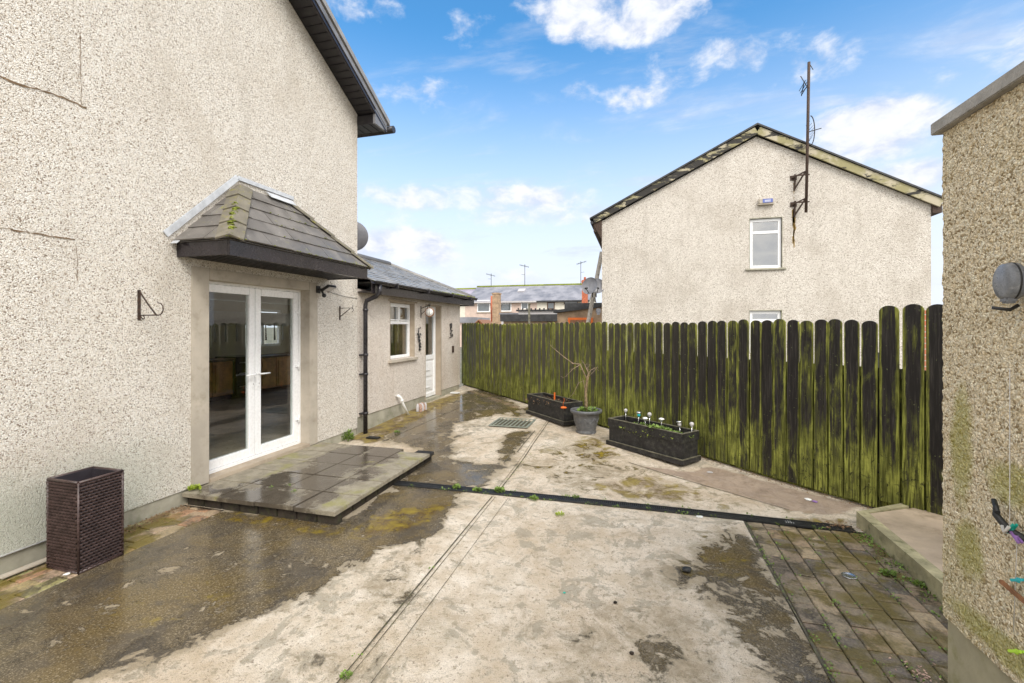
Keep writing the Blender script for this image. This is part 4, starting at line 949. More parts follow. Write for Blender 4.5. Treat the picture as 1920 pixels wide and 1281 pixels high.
mb=MB(); mb.box((-.05,-.0975,.085),(.10,-.096,.10)); mb.box((-.05,-.0975,.055),(.10,-.096,.066)); o=mb.build('stripe',M['white']); o.parent=al
# mast
ma=empty('aerial_mast',(4.45,NY-.15,4.85),'rusty tall aerial mast bracketed to the grey gable wall','aerial mast')
MP=lambda mb,name,m: rel(mb.build(name,m),ma)
my=NY-.26; top=8.95
mb=MB(); mb.tube([(4.43,my,4.87),(4.47,my,7.0),(4.50,my,top)],.036,10); MP(mb,'pole',M['rust'])
for z in (5.16,5.90):
    mb=MB()
    mb.bar((4.16,NY-.02,z),(4.44,my,z+.10),.03); mb.bar((4.16,my+.02,z),(4.52,my+.02,z-.0),.035); mb.bar((4.22,NY-.01,z-.35),(4.24,NY-.02,z+.1),.04); mb.bar((4.23,NY-.02,z-.3),(4.44,my,z+.12),.03)
    mb.box((4.12,NY-.02,z-.06),(4.28,NY-.001,z+.07)); MP(mb,'wall_bracket',M['rust'])
mb=MB()
z=8.35; mb.bar((4.50,my,z),(4.33,my-.1,z-.22),.02); mb.bar((4.30,my,z+.25),(4.45,my,z-.05),.016); mb.bar((4.32,my-.2,z-.02),(4.38,my+.2,z-.2),.02)
for k in range(3): mb.bar((4.34+k*.03,my-.25,z-.06*k),(4.34+k*.03,my+.25,z-.06*k-.04),.012)
mb.bar((4.5,my,top-.02),(4.6,my,top-.22),.014); mb.bar((4.46,my,7.05),(4.78,my-.05,7.10),.018)
MP(mb,'antenna_arm',M['iron'])
mb=MB()  # grid reflector
for k in range(9):
    u=-.26+k*.065; mb.tube([(4.62+.12*(1-(u/.28)**2)-.12,my-.02,7.08+u-.0),(4.62+.12*(1-(u/.28)**2)-.12,my+.28,7.08+u)],.005,5)
mb.tube([(4.55+.1*math.sin(q_)-.02,my-.02,7.08-.4*math.cos(q_)) for q_ in [math.pi*i/10 for i in range(11)]],.013,6)
MP(mb,'reflector',M['iron'])
# rust stain runs below the bracket
M['ruststain']=plain('rust_stain',(.30,.19,.05),.9,.3,10)
mb=MB(); rnd=random.Random(2)
for k in range(60):
    z=5.05-rnd.random()**1.5*.9; x=4.21+rnd.gauss(0,.018); l=rnd.uniform(.06,.22); w=rnd.uniform(.012,.035)
    mb.poly([(x-w/2,NY-.004,z),(x+w/2,NY-.004,z),(x+w*.3,NY-.004,z-l),(x-w*.3,NY-.004,z-l)],[(0,1,2,3)])
for k in range(12):
    z=5.80-rnd.random()*.45; x=4.22+rnd.gauss(0,.012); l=rnd.uniform(.04,.12); w=rnd.uniform(.006,.016)
    mb.poly([(x-w/2,NY-.004,z),(x+w/2,NY-.004,z),(x,NY-.004,z-l)],[(0,1,2)])
NP(mb,'rust_run',M['ruststain'])
# ladder and dishes on the left side of neighbour house
la=empty('ladder',(-1.6,15.2,0),'pale extension ladder leaning against the left side of the grey gable house','ladder')
p0,p1=atY(1102,600,14.9),atY(1127,472,14.9)
d_=(Vector(p1)-Vector(p0)); base=Vector(p0)-d_*((p0[2])/d_.z)
mb=MB(); wv=Vector((.02,.36,0))
for s_ in (0,1): mb.bar(base+wv*s_,Vector(p1)+wv*s_,.035,.075)
M['ladder']=plain('aluminium_ladder',(.42,.38,.33),.5,.2,10)
rel(mb.build('rail',M['ladder']),la); mb=MB()
for k in range(16): q=base.lerp(Vector(p1),(k+.5)/16.2); mb.bar(q,q+wv,.03)
rel(mb.build('rung',M['ladder']),la)
def dish(name,c,r,nrm,m,label,arm=True,par_dir=None):
    o=empty(name,c,label,'satellite dish'); n_=Vector(nrm).normalized()
    mb=MB(); prof=[(0.0001,0)]+[(r*k/8,.22*r*(k/8)**2) for k in range(1,9)]+[(r*1.01,.22*r+.004),(r*1.0,.22*r-.01)]+[(r*k/8,.22*r*(k/8)**2-.012) for k in range(7,0,-1)]+[(.0001,-.012)]
    mb.lathe(prof,(0,0,0),28,n_); q=mb.build('reflector',m); q.parent=o
    if arm:
        mb=MB(); sd_=n_.cross(Vector((0,0,1))).normalized(); up=sd_.cross(n_)
        mb.tube([-up*r*.9+n_*.1*r,-up*r*.55+n_*r*.85],.012,6); mb.lathe([(.03,-.05),(.03,.05)],tuple(-up*r*.5+n_*r*.85),10,tuple(-n_+up*.4)); mb.tube([(0,0,0),-n_*.15*1,-n_*.2-up*.3],.02,6); q=mb.build('arm',M['iron']); q.parent=o
    return o
dish('satellite_dish',atY(1107,537,14.2),.27,(-.45,-1,.25),M['dish'],'larger grey satellite dish beside the leaning ladder')
dish('satellite_dish',atY(1119,537,14.32),.24,(.25,-1,.2),M['dish'],'smaller dark satellite dish against the corner of the grey gable house')
dish('satellite_dish',(-4.60,6.62,3.27),.25,(-.75,1,.3),M['dish'],'grey satellite dish peeping out behind the corner of the tall white house')
# brick pillar seen through the gap of the tall boards
bp=MB(); x0_,_,_=atY(1725,600,7.6); bp.box((x0_,7.6,0),(x0_+.5,7.85,1.98))
m,t,b,p=newmat('banded_brick'); br=nd(t,'ShaderNodeTexBrick',{'Vector':nd(t,'ShaderNodeCombineXYZ',{0:nd(t,'ShaderNodeSeparateXYZ',{0:p}).outputs[0],1:nd(t,'ShaderNodeSeparateXYZ',{0:p}).outputs[2],2:0.0}).outputs[0],'Scale':4.0,'Color1':(.55,.15,.08,1),'Color2':(.45,.20,.12,1),'Mortar':(.45,.42,.38,1),'Mortar Size':.03,'Brick Width':.9,'Row Height':.32})
setb(t,b,Base_Color=br.outputs[0],Roughness=.9)
o=bp.build('brick_pier',m); tag(o,'red brick pier glimpsed through the gap between the tall fence boards','brick pier')
# ------------------------------------------------------------------ terrace far behind
TY=54
def tpt(px,py): return atY(px,py,TY)
def roofquad(par,a,b_,c_,d_,m,name='roof',th=.2):
    mb=MB(); vs=[Vector(v) for v in (a,b_,c_,d_)]; mb.poly(vs+[v-Vector((0,0,th)) for v in vs],[(0,1,2,3),(4,5,6,7),(0,1,5,4),(1,2,6,5),(2,3,7,6),(3,0,4,7)]); return rel(mb.build(name,m),par)
def terrace(x0,x1,wallm,label,wins,roofm,ridge=7.2,eave=5.05,Y=TY,depth=4.5):
    X0_,X1_=atY(x0,560,Y)[0],atY(x1,560,Y)[0]
    o=empty('terraced_house',((X0_+X1_)/2,Y+depth,0),label,'house')
    mb=MB(); mb.box((X0_,Y,0),(X1_,Y+2*depth,eave-.02)); rel(mb.build('wall',wallm),o)
    roofquad(o,(X0_,Y-.35,eave-.15),(X1_,Y-.35,eave-.15),(X1_,Y+depth,ridge),(X0_,Y+depth,ridge),roofm)
    roofquad(o,(X0_,Y+2*depth,eave),(X1_,Y+2*depth,eave),(X1_,Y+depth+.01,ridge),(X0_,Y+depth+.01,ridge),roofm)
    mb=MB(); mb.tube([(X0_,Y+depth,ridge+.02),(X1_,Y+depth,ridge+.02)],.14,8); rel(mb.build('ridge_tile',M['moss']),o)
    mb=MB(); mb.box((X0_,Y-.45,eave-.33),(X1_,Y-.352,eave-.14)); rel(mb.build('gutter',M['pale'] if wallm is not M['cream'] else M['felt']),o)
    for (a,b_,c_,d_,fm) in wins:
        A,B_=atY(a,c_,Y),atY(b_,d_,Y)
        mb=MB(); xa_,xb_=A[0],B_[0]; z1_,z0_=A[2],B_[2]; f_=.11; ft=Y-.06
        mb.box((xa_,ft,z0_),(xa_+f_,Y-.001,z1_)); mb.box((xb_-f_,ft,z0_),(xb_,Y-.001,z1_)); mb.box((xa_+f_,ft,z0_),(xb_-f_,Y-.001,z0_+f_)); mb.box((xa_+f_,ft,z1_-f_),(xb_-f_,Y-.001,z1_)); mz=z1_-(z1_-z0_)*.3; mb.box((xa_+f_,ft,mz-.04),(xb_-f_,Y-.001,mz+.04)); xm=(xa_+xb_)/2; mb.box((xm-.04,ft+.001,mz+.041),(xm+.04,Y-.001,z1_-f_))
        q=rel(mb.build('window',fm),o)
        mb=MB(); mb.box((xa_+.05,Y-.03,z0_+.05),(xb_-.05,Y-.004,z1_-.05)); q2=mb.build('pane',M['farglass']); q2.parent=q; q2.matrix_parent_inverse=Matrix.Identity(4)
        mb=MB(); mb.box((xa_-.1,Y-.12,z0_-.1),(xb_+.1,Y-.001,z0_-.002)); q3=mb.build('sill',M['surround']); q3.parent=q
    return o
M['farglass']=plain('far_window_glass',(.10,.12,.13),.06,.3,.8,bmp=0,spec=1.0)
M['purpleslate']=slate('violet_grey_tile',(.33,.30,.36),0,rough=.55,sc=1.0,lichen=.1)
terrace(760,872,M['cream'],'far left end of the terrace with a plain violet grey roof and skylight',[(840,880,571,582,M['upvc'])][:0],M['purpleslate'],6.95)
terrace(872,938,M['pinkwall'],'pink rendered terraced house with wide net-curtained window',[(895,919,563,585,M['upvc'])],M['slate_far'])
terrace(938,1007,M['pinkwall'],'pink rendered terraced house with two white windows and mossy ridge',[(938,959,564,584,M['upvc']),(977,991,563,580,M['upvc'])],M['slate_far'])
terrace(1007,1106,M['cream'],'cream terraced house with brown framed windows beside the red chimney',[(1026,1040,563,580,M['kwood']),(1057,1084,563,570,M['kwood'])],M['slate_far'])
# boundary chimney, party wall etc
o=empty('stone_chimney_stack',atY(929,600,50),'tall plain grey brown chimney stack in front of the pink terrace','chimney'); a,b_=atY(923,549,50),atY(935,605,50)
mb=MB(); mb.box((a[0],50,-.05),(b_[0],50.9,a[2])); mb.box((a[0]-.06,49.95,a[2]-.18),(b_[0]+.06,50.95,a[2]-.03)); rel(mb.build('shaft',M['brownwall']),o)
a,b_=atY(920,555,52),atY(923,605,52); mb=MB(); mb.tube([((a[0]+b_[0])/2,52,0),((a[0]+b_[0])/2,52,a[2])],.1,8); o=mb.build('soil_pipe',M['brickred']); tag(o,'red brown drain pipe running beside the tall grey chimney stack','pipe')
o=empty('red_brick_chimney',atY(1096,560,TY-3),'red brick chimney at the right end of the cream terrace','chimney'); a,b_=atY(1091,525,TY-3),atY(1101,572,TY-3)
mb=MB(); mb.box((a[0],TY-3,-.05),(b_[0],TY-2.2,a[2])); mb.box((a[0]-.05,TY-3.05,a[2]-.3),(b_[0]+.05,TY-2.15,a[2]-.1)); rel(mb.build('stack',M['brickred']),o)
mb=MB(); mb.lathe([(.14,0),(.12,.35)],((a[0]+b_[0])/2,TY-2.6,a[2]),12); rel(mb.build('chimney_pot',M['brickred']),o)
# skylights
for (x,y,w,lab) in ((978,534,13,'bright roof skylight on the slate terrace roof'),(838,539,9,'small skylight on the violet grey roof end')):
    c=atY(x,y,TY+2.9); mb=MB(); s_=w/2/F*60; mb.obox((0,0,0),((1,0,0),(0,1,.47),(0,-.47,1)),(2*s_,.9,.12)); o=mb.build('skylight',M['pale']); 
    c=Vector(c); zz=(5.05-.15)+(7.2-4.9)*((TY+2.9)-(TY-.35))/(4.85); o.location=(c.x,TY+2.9,zz+.05 if x>900 else zz-.05); tag(o,lab,'skylight')
def aerial(px,pyt,pyb,lab,Y,side=1):
    a=Vector(atY(px,pyb,Y)); h=atY(px,pyt,Y)[2]-a.z; o=empty('roof_aerial',a,lab,'aerial')
    mb=MB(); mb.tube([(0,0,-.4),(0,0,h)],.035,6); q=mb.build('mast',M['iron']); q.parent=o
    mb=MB(); mb.tube([(-.65*side,0,h-.05),(.5*side,0,h-.35)],.025,5)
    for k in range(7): x=-.65*side+k*.19*side; z=h-.05-.3*(k*.19)/1.15; mb.tube([(x,-.25,z),(x,.25,z)],.018,5); mb.tube([(x,0,z-.12),(x,0,z+.12)],.014,5)
    q=mb.build('antenna',M['iron']); q.parent=o
    mb=MB(); mb.tube([(-.45*side,0,h*.45),(0,0,h*.43)],.02,5); q=mb.build('cross_arm',M['iron']); q.parent=o
aerial(921,513,531,'lowest aerial on the terrace ridge, above the pink house with the net curtain',58)
aerial(984,496,530,'tall aerial above the skylight on the terrace ridge',58)
aerial(1089,490,527,'aerial standing at the right end of the terrace ridge near the red chimney',58,-1)
# near outbuildings beyond the fence
def shed(name,px0,px1,pyt,Y,D,m,rm,label,cat,slope=0,rt=.12,ov=.15):
    a,b_=atY(px0,pyt,Y),atY(px1,pyt,Y); o=empty(name,((a[0]+b_[0])/2,Y+D/2,0),label,cat)
    zt_=a[2]; zr_=zt_+slope
    mb=MB(); mb.prism([(a[0],-.05),(b_[0],-.05),(b_[0],zr_-rt),(a[0],zt_-rt)],'y',Y,Y+D); rel(mb.build('wall',m),o)
    mb=MB(); mb.poly([(a[0]-ov,Y-ov,zt_-rt),(b_[0]+ov,Y-ov,zr_-rt),(b_[0]+ov,Y+D+ov,zr_-rt),(a[0]-ov,Y+D+ov,zt_-rt),(a[0]-ov,Y-ov,zt_),(b_[0]+ov,Y-ov,zr_),(b_[0]+ov,Y+D+ov,zr_),(a[0]-ov,Y+D+ov,zt_)],[(0,1,2,3),(4,5,6,7),(0,1,5,4),(1,2,6,5),(2,3,7,6),(3,0,4,7)])
    rel(mb.build('roof',rm),o); return o
o=shed('flat_roofed_shed',944,1046,590,24,3,M['brownwall'],M['felt'],'low shed with a thick black felt roof just beyond the fence','shed',rt=.38)
o=shed('lean_to',972,1040,581,34,3,M['pale'],M['felt'],'pale lean-to with thin dark roof behind the black felt shed','shed')
mb=MB()
for k in range(9): a=atY(972+k*8,580.5,33.8); mb.lathe([(.05,0),(.07,.08),(0.001,.12)],a,6)
rel(mb.build('roof_cap',M['felt']),o)
shed('lean_to',940,972,587,36,3,M['pale'],M['dish'],'small pale lean-to left of the black felt shed','shed')
o=shed('garage',1045,1140,582,20,4,M['brownwall'],M['felt'],'brown roughcast garage with sloping black verge left of the grey gable','garage',slope=.28)
a,b_=atY(1065,596,19.99),atY(1112,612,19.99); mb=MB(); mb.box((a[0],19.95,1.0),(b_[0],19.999,a[2]),.005); rel(mb.build('door_frame',M['orange']),o); mb=MB(); mb.box((a[0]+.1,19.92,1.0),(b_[0]-.1,19.949,a[2]-.1)); rel(mb.build('door',M['wood_br']),o)
a,b_=atY(1051,570,22.9),atY(1108,580,22.9); mb=MB(); mb.box((a[0],24.2,0),(b_[0]+.6,26,a[2]+.1)); o=mb.build('flat_roof_block',M['felt']); tag(o,'dark flat roofed block behind the brown garage','building')
o=shed('garden_cabin',862,888,595,38,4,M['pinkwall'],M['slate_far'],'small slate roofed outhouse behind the corner of the extension','outhouse',rt=.5)
# little red gabled porch
a=Vector(atY(899,599,30)); o=empty('garden_shed',(a.x,30,0),'small red gabled shed roof peeping over the far end of the fence','shed'); w_=.48
mb=MB(); mb.prism([(a.x-w_,0),(a.x+w_,0),(a.x+w_,a.z-.45),(a.x,a.z-.05),(a.x-w_,a.z-.45)],'y',30,32); rel(mb.build('wall',M['brickred']),o)
mb=MB(); 
for sg in (-1,1): mb.poly([(a.x,29.8,a.z),(a.x+sg*(w_+.15),29.8,a.z-.55),(a.x+sg*(w_+.15),32.2,a.z-.55),(a.x,32.2,a.z),(a.x,29.8,a.z-.09),(a.x+sg*(w_+.15),29.8,a.z-.64),(a.x+sg*(w_+.15),32.2,a.z-.64),(a.x,32.2,a.z-.09)],[(0,1,2,3),(4,5,6,7),(0,1,5,4),(1,2,6,5),(2,3,7,6),(3,0,4,7)])
rel(mb.build('roof',M['wood_br']),o)
a=atY(993,571,16); mb=MB(); mb.tube([(a[0],16,0),(a[0]-.02,16,a[2])],[.05,.04],8); mb.lathe([(.04,0),(.05,.03),(.0001,.06)],a,8); o=mb.build('wooden_post',M['planter_edge']); tag(o,'thin mossy wooden post sticking up behind the middle of the fence','post')
a=atY(1122,582,14.25); mb=MB(); mb.box((a[0]-.07,14.2,a[2]-.09),(a[0]+.07,14.34,a[2]+.06),.02); mb.box((a[0]-.04,14.17,a[2]-.14),(a[0]+.04,14.3,a[2]-.091)); o=mb.build('outdoor_lamp',M['dish']); tag(o,'small grey lamp at the lower left corner of the grey gable house','lamp')
# ------------------------------------------------------------------ things on the house walls
def bracket(name,loc,h,w,label,flip=1):
    o=empty(name,loc,label,'bracket','hanging basket brackets on the white wall')
    mb=MB(); mb.box((0,-.012,-h/2),(.008,.012,h/2)); q=mb.build('back_plate',M['rust']); q.parent=o
    mb=MB(); pts=[(.006,0,-h*.32+.0)]; 
    mb.tube([(.01,0,-h*.34),(.2,0,-h*.34),(w*.9,0,-h*.34)],.006,6) if flip>0 else mb.tube([(.01,0,h*.36),(w,0,h*.36)],.005,6)
    if flip>0:
        mb.tube([(w*.9,0,-h*.34)]+[(w*.9+.055*math.sin(a_),0,-h*.34+.055-.055*math.cos(a_)) for a_ in [.3,.8,1.4,2.0,2.6,3.3]],.005,6)
        mb.tube([(.01,0,h*.45),(w*.45,0,.0),(w*.8,0,-h*.34)],.007,6)
        mb.tube([(.02,0,-h*.36)]+[(.05+.02*math.sin(a_),0,-h*.42-.015*math.cos(a_)) for a_ in [0,1,2,3]],.004,6)
    else:
        mb.tube([(.01,0,-h*.25),(w*.8,0,h*.30)],.006,6); mb.tube([(w,0,h*.3),(w+.01,0,h*.6)],.004,6)
        mb.tube([(w,0,h*.36),(w+.02,0,h*.2),(w-.01,0,h*.05)],.004,6)
    q=mb.build('arm',M['rust']); q.parent=o; return o
bracket('basket_bracket',(HX,3.02,1.945),.27,.26,'rusty hanging basket bracket on the white wall left of the double door')
bracket('basket_bracket',(HX,5.86,1.955),.21,.22,'thin hanging basket bracket on the white wall right of the double door',-1)
fl=empty('floodlight',(HX+.06,5.40,2.27),'black security floodlight with sensor under the right end of the canopy','floodlight')
mb=MB(); mb.obox((.09,.02,0.02),((0,1,0),(1,0,.55),(-.55,0,1)),(.17,.13,.035),.006); mb.bar((-.055,-.03,0),(.03,-.01,0),.03); mb.box((-.059,-.07,-.05),(-.045,.02,.05),.003); q=mb.build('housing',M['iron']); q.parent=fl
mb=MB(); mb.obox((.105,.02,.004),((0,1,0),(1,0,.55),(-.55,0,1)),(.14,.105,.004)); 
q=mb.build('lamp_glass',M['pale']); q.parent=fl
mb=MB(); mb.lathe([(.001,-.028),(.02,-.025),(.028,-.01),(.028,.01),(.015,.025)],(.05,-.03,-.085),14,(.3,0,-1)); mb.bar((0,-.02,-.01),(.04,-.03,-.07),.018); q=mb.build('motion_sensor',M['iron']); q.parent=fl
mb=MB(); mb.tube([(HX+.006,5.5,2.27),(HX+.008,5.75,2.235),(HX+.008,6.02,2.21),(HX+.006,6.3,2.20)],.003,5); o=mb.build('cable',M['iron']); tag(o,'thin dark cable running from the floodlight along the wall','cable')
# clock on bracket
ck=empty('garden_clock',(HX+.20,8.50,2.05),'round station style clock hanging from a bracket beside the narrow door','clock')
nv_=Vector((.25,-1,0)).normalized()
mb=MB(); mb.lathe([(.0001,-.03),(.085,-.03),(.095,-.02),(.098,.0),(.095,.022),(.082,.026),(.08,.02),(.0001,.02)],(0,0,0),32,nv_); q=mb.build('case',M['wood_br']); q.parent=ck
mb=MB(); mb.lathe([(.0001,.0),(.079,.0),(.079,.003),(.0001,.003)],tuple(nv_*.0205),32,nv_); q=mb.build('dial',M['white']); q.parent=ck
mb=MB(); tx=nv_.cross(Vector((0,0,1))); F0=nv_*.026
for k in range(12):
    a_=k*math.pi/6; d=(tx*math.sin(a_)+Vector((0,0,1))*math.cos(a_)); mb.bar(F0+d*.056,F0+d*.070,.007,.002,up=nv_)
mb.bar(F0,F0+Vector((0,0,-.045)),.007,.002,up=nv_); mb.bar(F0,F0+Vector((0,0,.05))+tx*.004,.005,.002,up=nv_)
q=mb.build('hand',M['iron']); q.parent=ck
mb=MB(); mb.tube([(-.2,-.0,.08),(0,0,.14),(.02,0,.15)],.007,6); mb.tube([(0,0,.10),(0,0,.145)],.006,6); mb.box((-.2,-.012,-.12),(-.192,.012,.13)); mb.tube([(-.195,0,-.05),(-.1,0,.03),(-.03,0,.12)],.006,6)
for k in (0,1): mb.tube([(-.02+k*.03+.015*math.cos(a_),0,.16+.015*math.sin(a_)) for a_ in [0,1,2,3,4,5,6]],.004,5)
q=mb.build('bracket',M['iron']); q.parent=ck
def ornament(c,h,label,seed):
    rnd=random.Random(seed); o=empty('wall_ornament',(HX+.012,c[0],c[1]),label,'wall ornament','leafy black metal ornaments either side of the narrow door')
    mb=MB(); pts=[(0,.03*math.sin(t_*5),-h/2+h*t_) for t_ in [i/8 for i in range(9)]]; mb.tube(pts,.006,6); q=mb.build('stem',M['iron']); q.parent=o
    mb=MB()
    for k in range(16):
        t_=rnd.random(); z=-h/2+h*t_; y=.03*math.sin(t_*5)+rnd.uniform(-.06,.06); a_=rnd.uniform(0,6.28); L_=rnd.uniform(.03,.055); u_=Vector((0,math.cos(a_),math.sin(a_))); v_=Vector((0,-u_.z,u_.y)); c_=Vector((rnd.uniform(.0,.02),y,z))
        mb.poly([c_-u_*L_,c_+v_*L_*.4+Vector((.008,0,0)),c_+u_*L_,c_-v_*L_*.4+Vector((.008,0,0)),c_-u_*L_-Vector((.003,0,0)),c_+v_*L_*.4,c_+u_*L_-Vector((.003,0,0)),c_-v_*L_*.4],[(0,1,2,3),(4,7,6,5),(0,4,5,1),(1,5,6,2),(2,6,7,3),(3,7,4,0)])
    q=mb.build('leaf',M['iron']); q.parent=o
ornament((8.40,1.50),.46,'leafy black metal ornament on the wall between window and narrow door',1)
ornament((10.02,1.66),.34,'leafy black metal ornament on the wall right of the narrow door',2)
mb=MB(); mb.box((HX,10.12,1.13),(HX+.02,10.22,1.29),.004); mb.box((HX+.02,10.135,1.15),(HX+.026,10.205,1.20),.002); mb.lathe([(.02,0),(.02,.006)],(HX+.02,10.17,1.245),12,(1,0,0)); o=mb.build('socket_box',M['rust']); tag(o,'small dark socket plate on the wall at the far end of the extension','socket')
mb=MB(); mb.tube([(HX,7.50,.47),(HX+.06,7.50,.475),(HX+.085,7.52,.45),(HX+.10,7.60,.30),(HX+.13,7.74,.08)],.024,12); mb.lathe([(.032,-.02),(.032,.02)],(HX+.05,7.50,.474),12,(1,0,0)); mb.lathe([(.031,-.03),(.031,.0)],(HX+.095,7.565,.37),12,(.2,.5,-1)); o=mb.build('waste_pipe',M['white']); tag(o,'short white waste pipe bending down from the extension wall to the ground','pipe')
mb=MB(); mb.tube([(HX+.33,7.50,2.41)]*1+[(HX+.33,7.50,2.40)],.001,4) if False else None; mb.bm.free()
# ------------------------------------------------------------------ wicker planter
def wicker_mat():
    m,t,b,p=newmat('dark_wicker'); s=nd(t,'ShaderNodeSeparateXYZ',{0:p}); al_=mth(t,'ADD',s.outputs[0],s.outputs[1])
    r=nd(t,'ShaderNodeObjectInfo').outputs['Random']; n=nz(t,p,18,4,.6); n2=nz(t,p,140,2,.5)
    c=mixc(t,mr(t,n,.35,.65),(.034,.019,.017),(.070,.042,.038)); c=mixc(t,mr(t,n2,.5,.7,0,.4),c,(.13,.09,.08))
    setb(t,b,Base_Color=c,Roughness=.38); return m
M['wicker']=wicker_mat()
bk=empty('wicker_planter',(-3.965,2.415,0),'tall square dark brown woven planter standing by the white wall','planter')
bw=.30; bh=.645
def weave(mb,c0,du,w,nrm,bh,rows=28,cols=9):
    c0,du,nrm=Vector(c0),Vector(du),Vector(nrm)
    for r_ in range(rows):
        z0_=.012+r_*(bh-.02)/rows; z1_=z0_+(bh-.02)/rows*.80
        ring=[]
        for k in range(cols*2+1):
            u_=k/(cols*2); off=.009*(1 if (k//1)%2==0 else -1)*(1 if r_%2 else -1)
            ring.append((c0+du*(w*u_)+nrm*off))
        A=[mb.bm.verts.new(q+Vector((0,0,z0_))) for q in ring]; Mx=[mb.bm.verts.new(q+nrm*.005+Vector((0,0,(z0_+z1_)/2))) for q in ring]; B=[mb.bm.verts.new(q+Vector((0,0,z1_))) for q in ring]
        for k in range(len(ring)-1):
            for a_,b2 in ((A,Mx),(Mx,B)):
                f=mb.bm.faces.new((a_[k],a_[k+1],b2[k+1],b2[k])); f.smooth=True
mb=MB()
hx_=.155; hy_=.142
weave(mb,(hx_,-hy_,0),(0,1,0),2*hy_,(1,0,0),bh); weave(mb,(-hx_,-hy_,0),(1,0,0),2*hx_,(0,-1,0),bh)
weave(mb,(-hx_,hy_,0),(1,0,0),2*hx_,(0,1,0),bh); weave(mb,(-hx_,-hy_,0),(0,1,0),2*hy_,(-1,0,0),bh)
q=mb.build('woven_side',M['wicker'],norm=False); q.parent=bk
mb=MB()
for sx,sy in ((-1,-1),(1,-1),(1,1),(-1,1)): mb.tube([(sx*hx_,sy*hy_,0),(sx*hx_,sy*hy_,bh)],.009,8)
for z in (.008,bh):
    c_=[(-hx_,-hy_,z),(hx_,-hy_,z),(hx_,hy_,z),(-hx_,hy_,z)]
    for k in range(4): mb.tube([c_[k],c_[(k+1)%4]],.011,8)
q=mb.build('rim',M['wicker']); q.parent=bk
M['innerblk']=plain('dark_liner',(.03,.025,.03),.5,.2,8,bmp=0)
mb=MB(); t_=.012
mb.box((-hx_+.012,-hy_+.012,.02),(-hx_+.018,hy_-.012,bh+.002)); mb.box((hx_-.012,-hy_+.012,.02),(hx_-.022,hy_-.012,bh+.002)); mb.box((-hx_+.019,-hy_+.012,.02),(hx_-.023,-hy_+.020,bh+.002)); mb.box((-hx_+.019,hy_-.012,.02),(hx_-.023,hy_-.020,bh+.002)); mb.box((-hx_+.02,-hy_+.021,.3),(hx_-.024,hy_-.021,.33))
q=mb.build('liner',M['innerblk']); q.parent=bk
# ------------------------------------------------------------------ trough planters
def leafcluster(mb,c,n,r,h,seed,size=.02):
    rnd=random.Random(seed); c=Vector(c)
    for k in range(n):
        a_=rnd.uniform(0,6.28); rr=r*math.sqrt(rnd.random()); q=c+Vector((rr*math.cos(a_),rr*math.sin(a_),h*rnd.random()*(1-.6*rr/r)+.004))
        L_=size*rnd.uniform(.6,1.4); el_=rnd.uniform(-.2,1.1); u_=Vector((math.cos(a_)*math.cos(el_),math.sin(a_)*math.cos(el_),math.sin(el_))); v_=u_.cross(Vector((rnd.uniform(-1,1),rnd.uniform(-1,1),1))).normalized()*L_*rnd.uniform(.3,.5)
        mb.poly([q,q+u_*L_*.5+v_,q+u_*L_,q+u_*L_*.5-v_],[(0,1,2,3)])
def trough(c0,c1,w,h,label,seed):
    c0,c1=Vector(c0),Vector(c1); d=(c1-c0); Ln=d.length; rz_=math.atan2(d.y,d.x)
    o=empty('trough_planter',c0,label,'planter','black timber trough planters along the fence',rz_)
    # local x along the front edge, +y to the back
    mb=MB(); zb_=.06
    t_=.022
    mb.box((0,0,zb_),(Ln,t_,h),.003); mb.box((0,w-t_,zb_),(Ln,w,h),.003); mb.box((0,t_+.001,zb_),(t_,w-t_-.001,h),.003); mb.box((Ln-t_,t_+.001,zb_),(Ln,w-t_-.001,h),.003)
    q=mb.build('box',M['planter']); q.parent=o
    mb=MB(); k=.014; zc=h-.105
    mb.box((-k,-k,zc),(Ln+k,-.001,h+.004),.003); mb.box((-k,w+.001,zc),(Ln+k,w+k,h+.004),.003); mb.box((-k,0,zc),(-.001,w,h+.004),.003); mb.box((Ln+.001,0,zc),(Ln+k,w,h+.004),.003)
    q=mb.build('band',M['planter']); q.parent=o
    mb=MB(); mb.box((-k,-k,h+.005),(Ln+k,t_,h+.010)); mb.box((-k,w-t_,h+.005),(Ln+k,w+k,h+.010)); mb.box((-k,t_+.001,h+.005),(t_,w-t_-.001,h+.010)); mb.box((Ln-t_,t_+.001,h+.005),(Ln+k,w-t_-.001,h+.010))
    q=mb.build('rim',M['planter_edge']); q.parent=o
    mb=MB(); mb.box((-.03,-.035,0.0),(Ln+.03,w+.03,.058),.004); q=mb.build('base',M['planter']); q.parent=o
    mb=MB(); mb.box((-.03,-.035,.0585),(Ln+.03,-.001,.064)); mb.box((Ln+.001,-.0005,.0585),(Ln+.03,w+.03,.064)); q=mb.build('base_edge',M['planter_edge']); q.parent=o
    mb=MB(); bm=mb.bm; nx,ny=50,12
    g_=[[bm.verts.new((t_+(Ln-2*t_)*i/nx,t_+(w-2*t_)*j_/ny,h-.06+.025*mnoise.noise((i*.4,j_*.4,seed)))) for j_ in range(ny+1)] for i in range(nx+1)]
    for i in range(nx):
        for j_ in range(ny): bm.faces.new((g_[i][j_],g_[i+1][j_],g_[i+1][j_+1],g_[i][j_+1]))
    q=mb.build('soil',M['soil']); q.parent=o
    return o,Ln
z1_=gz(7.9)
g1,L1=trough(tuple(atg(990,775)),tuple(atg(1058,801)),.36,.36,'black timber trough planter without plants, farther along the fence',3)
p0_,p1_=Vector(atg(990,775)),Vector(atg(1058,801))
g2,L2=trough(tuple(atg(1142,833)),tuple(atg(1279,877)),.33,.37,'black timber trough planter holding green weeds and solar garden lights',4)
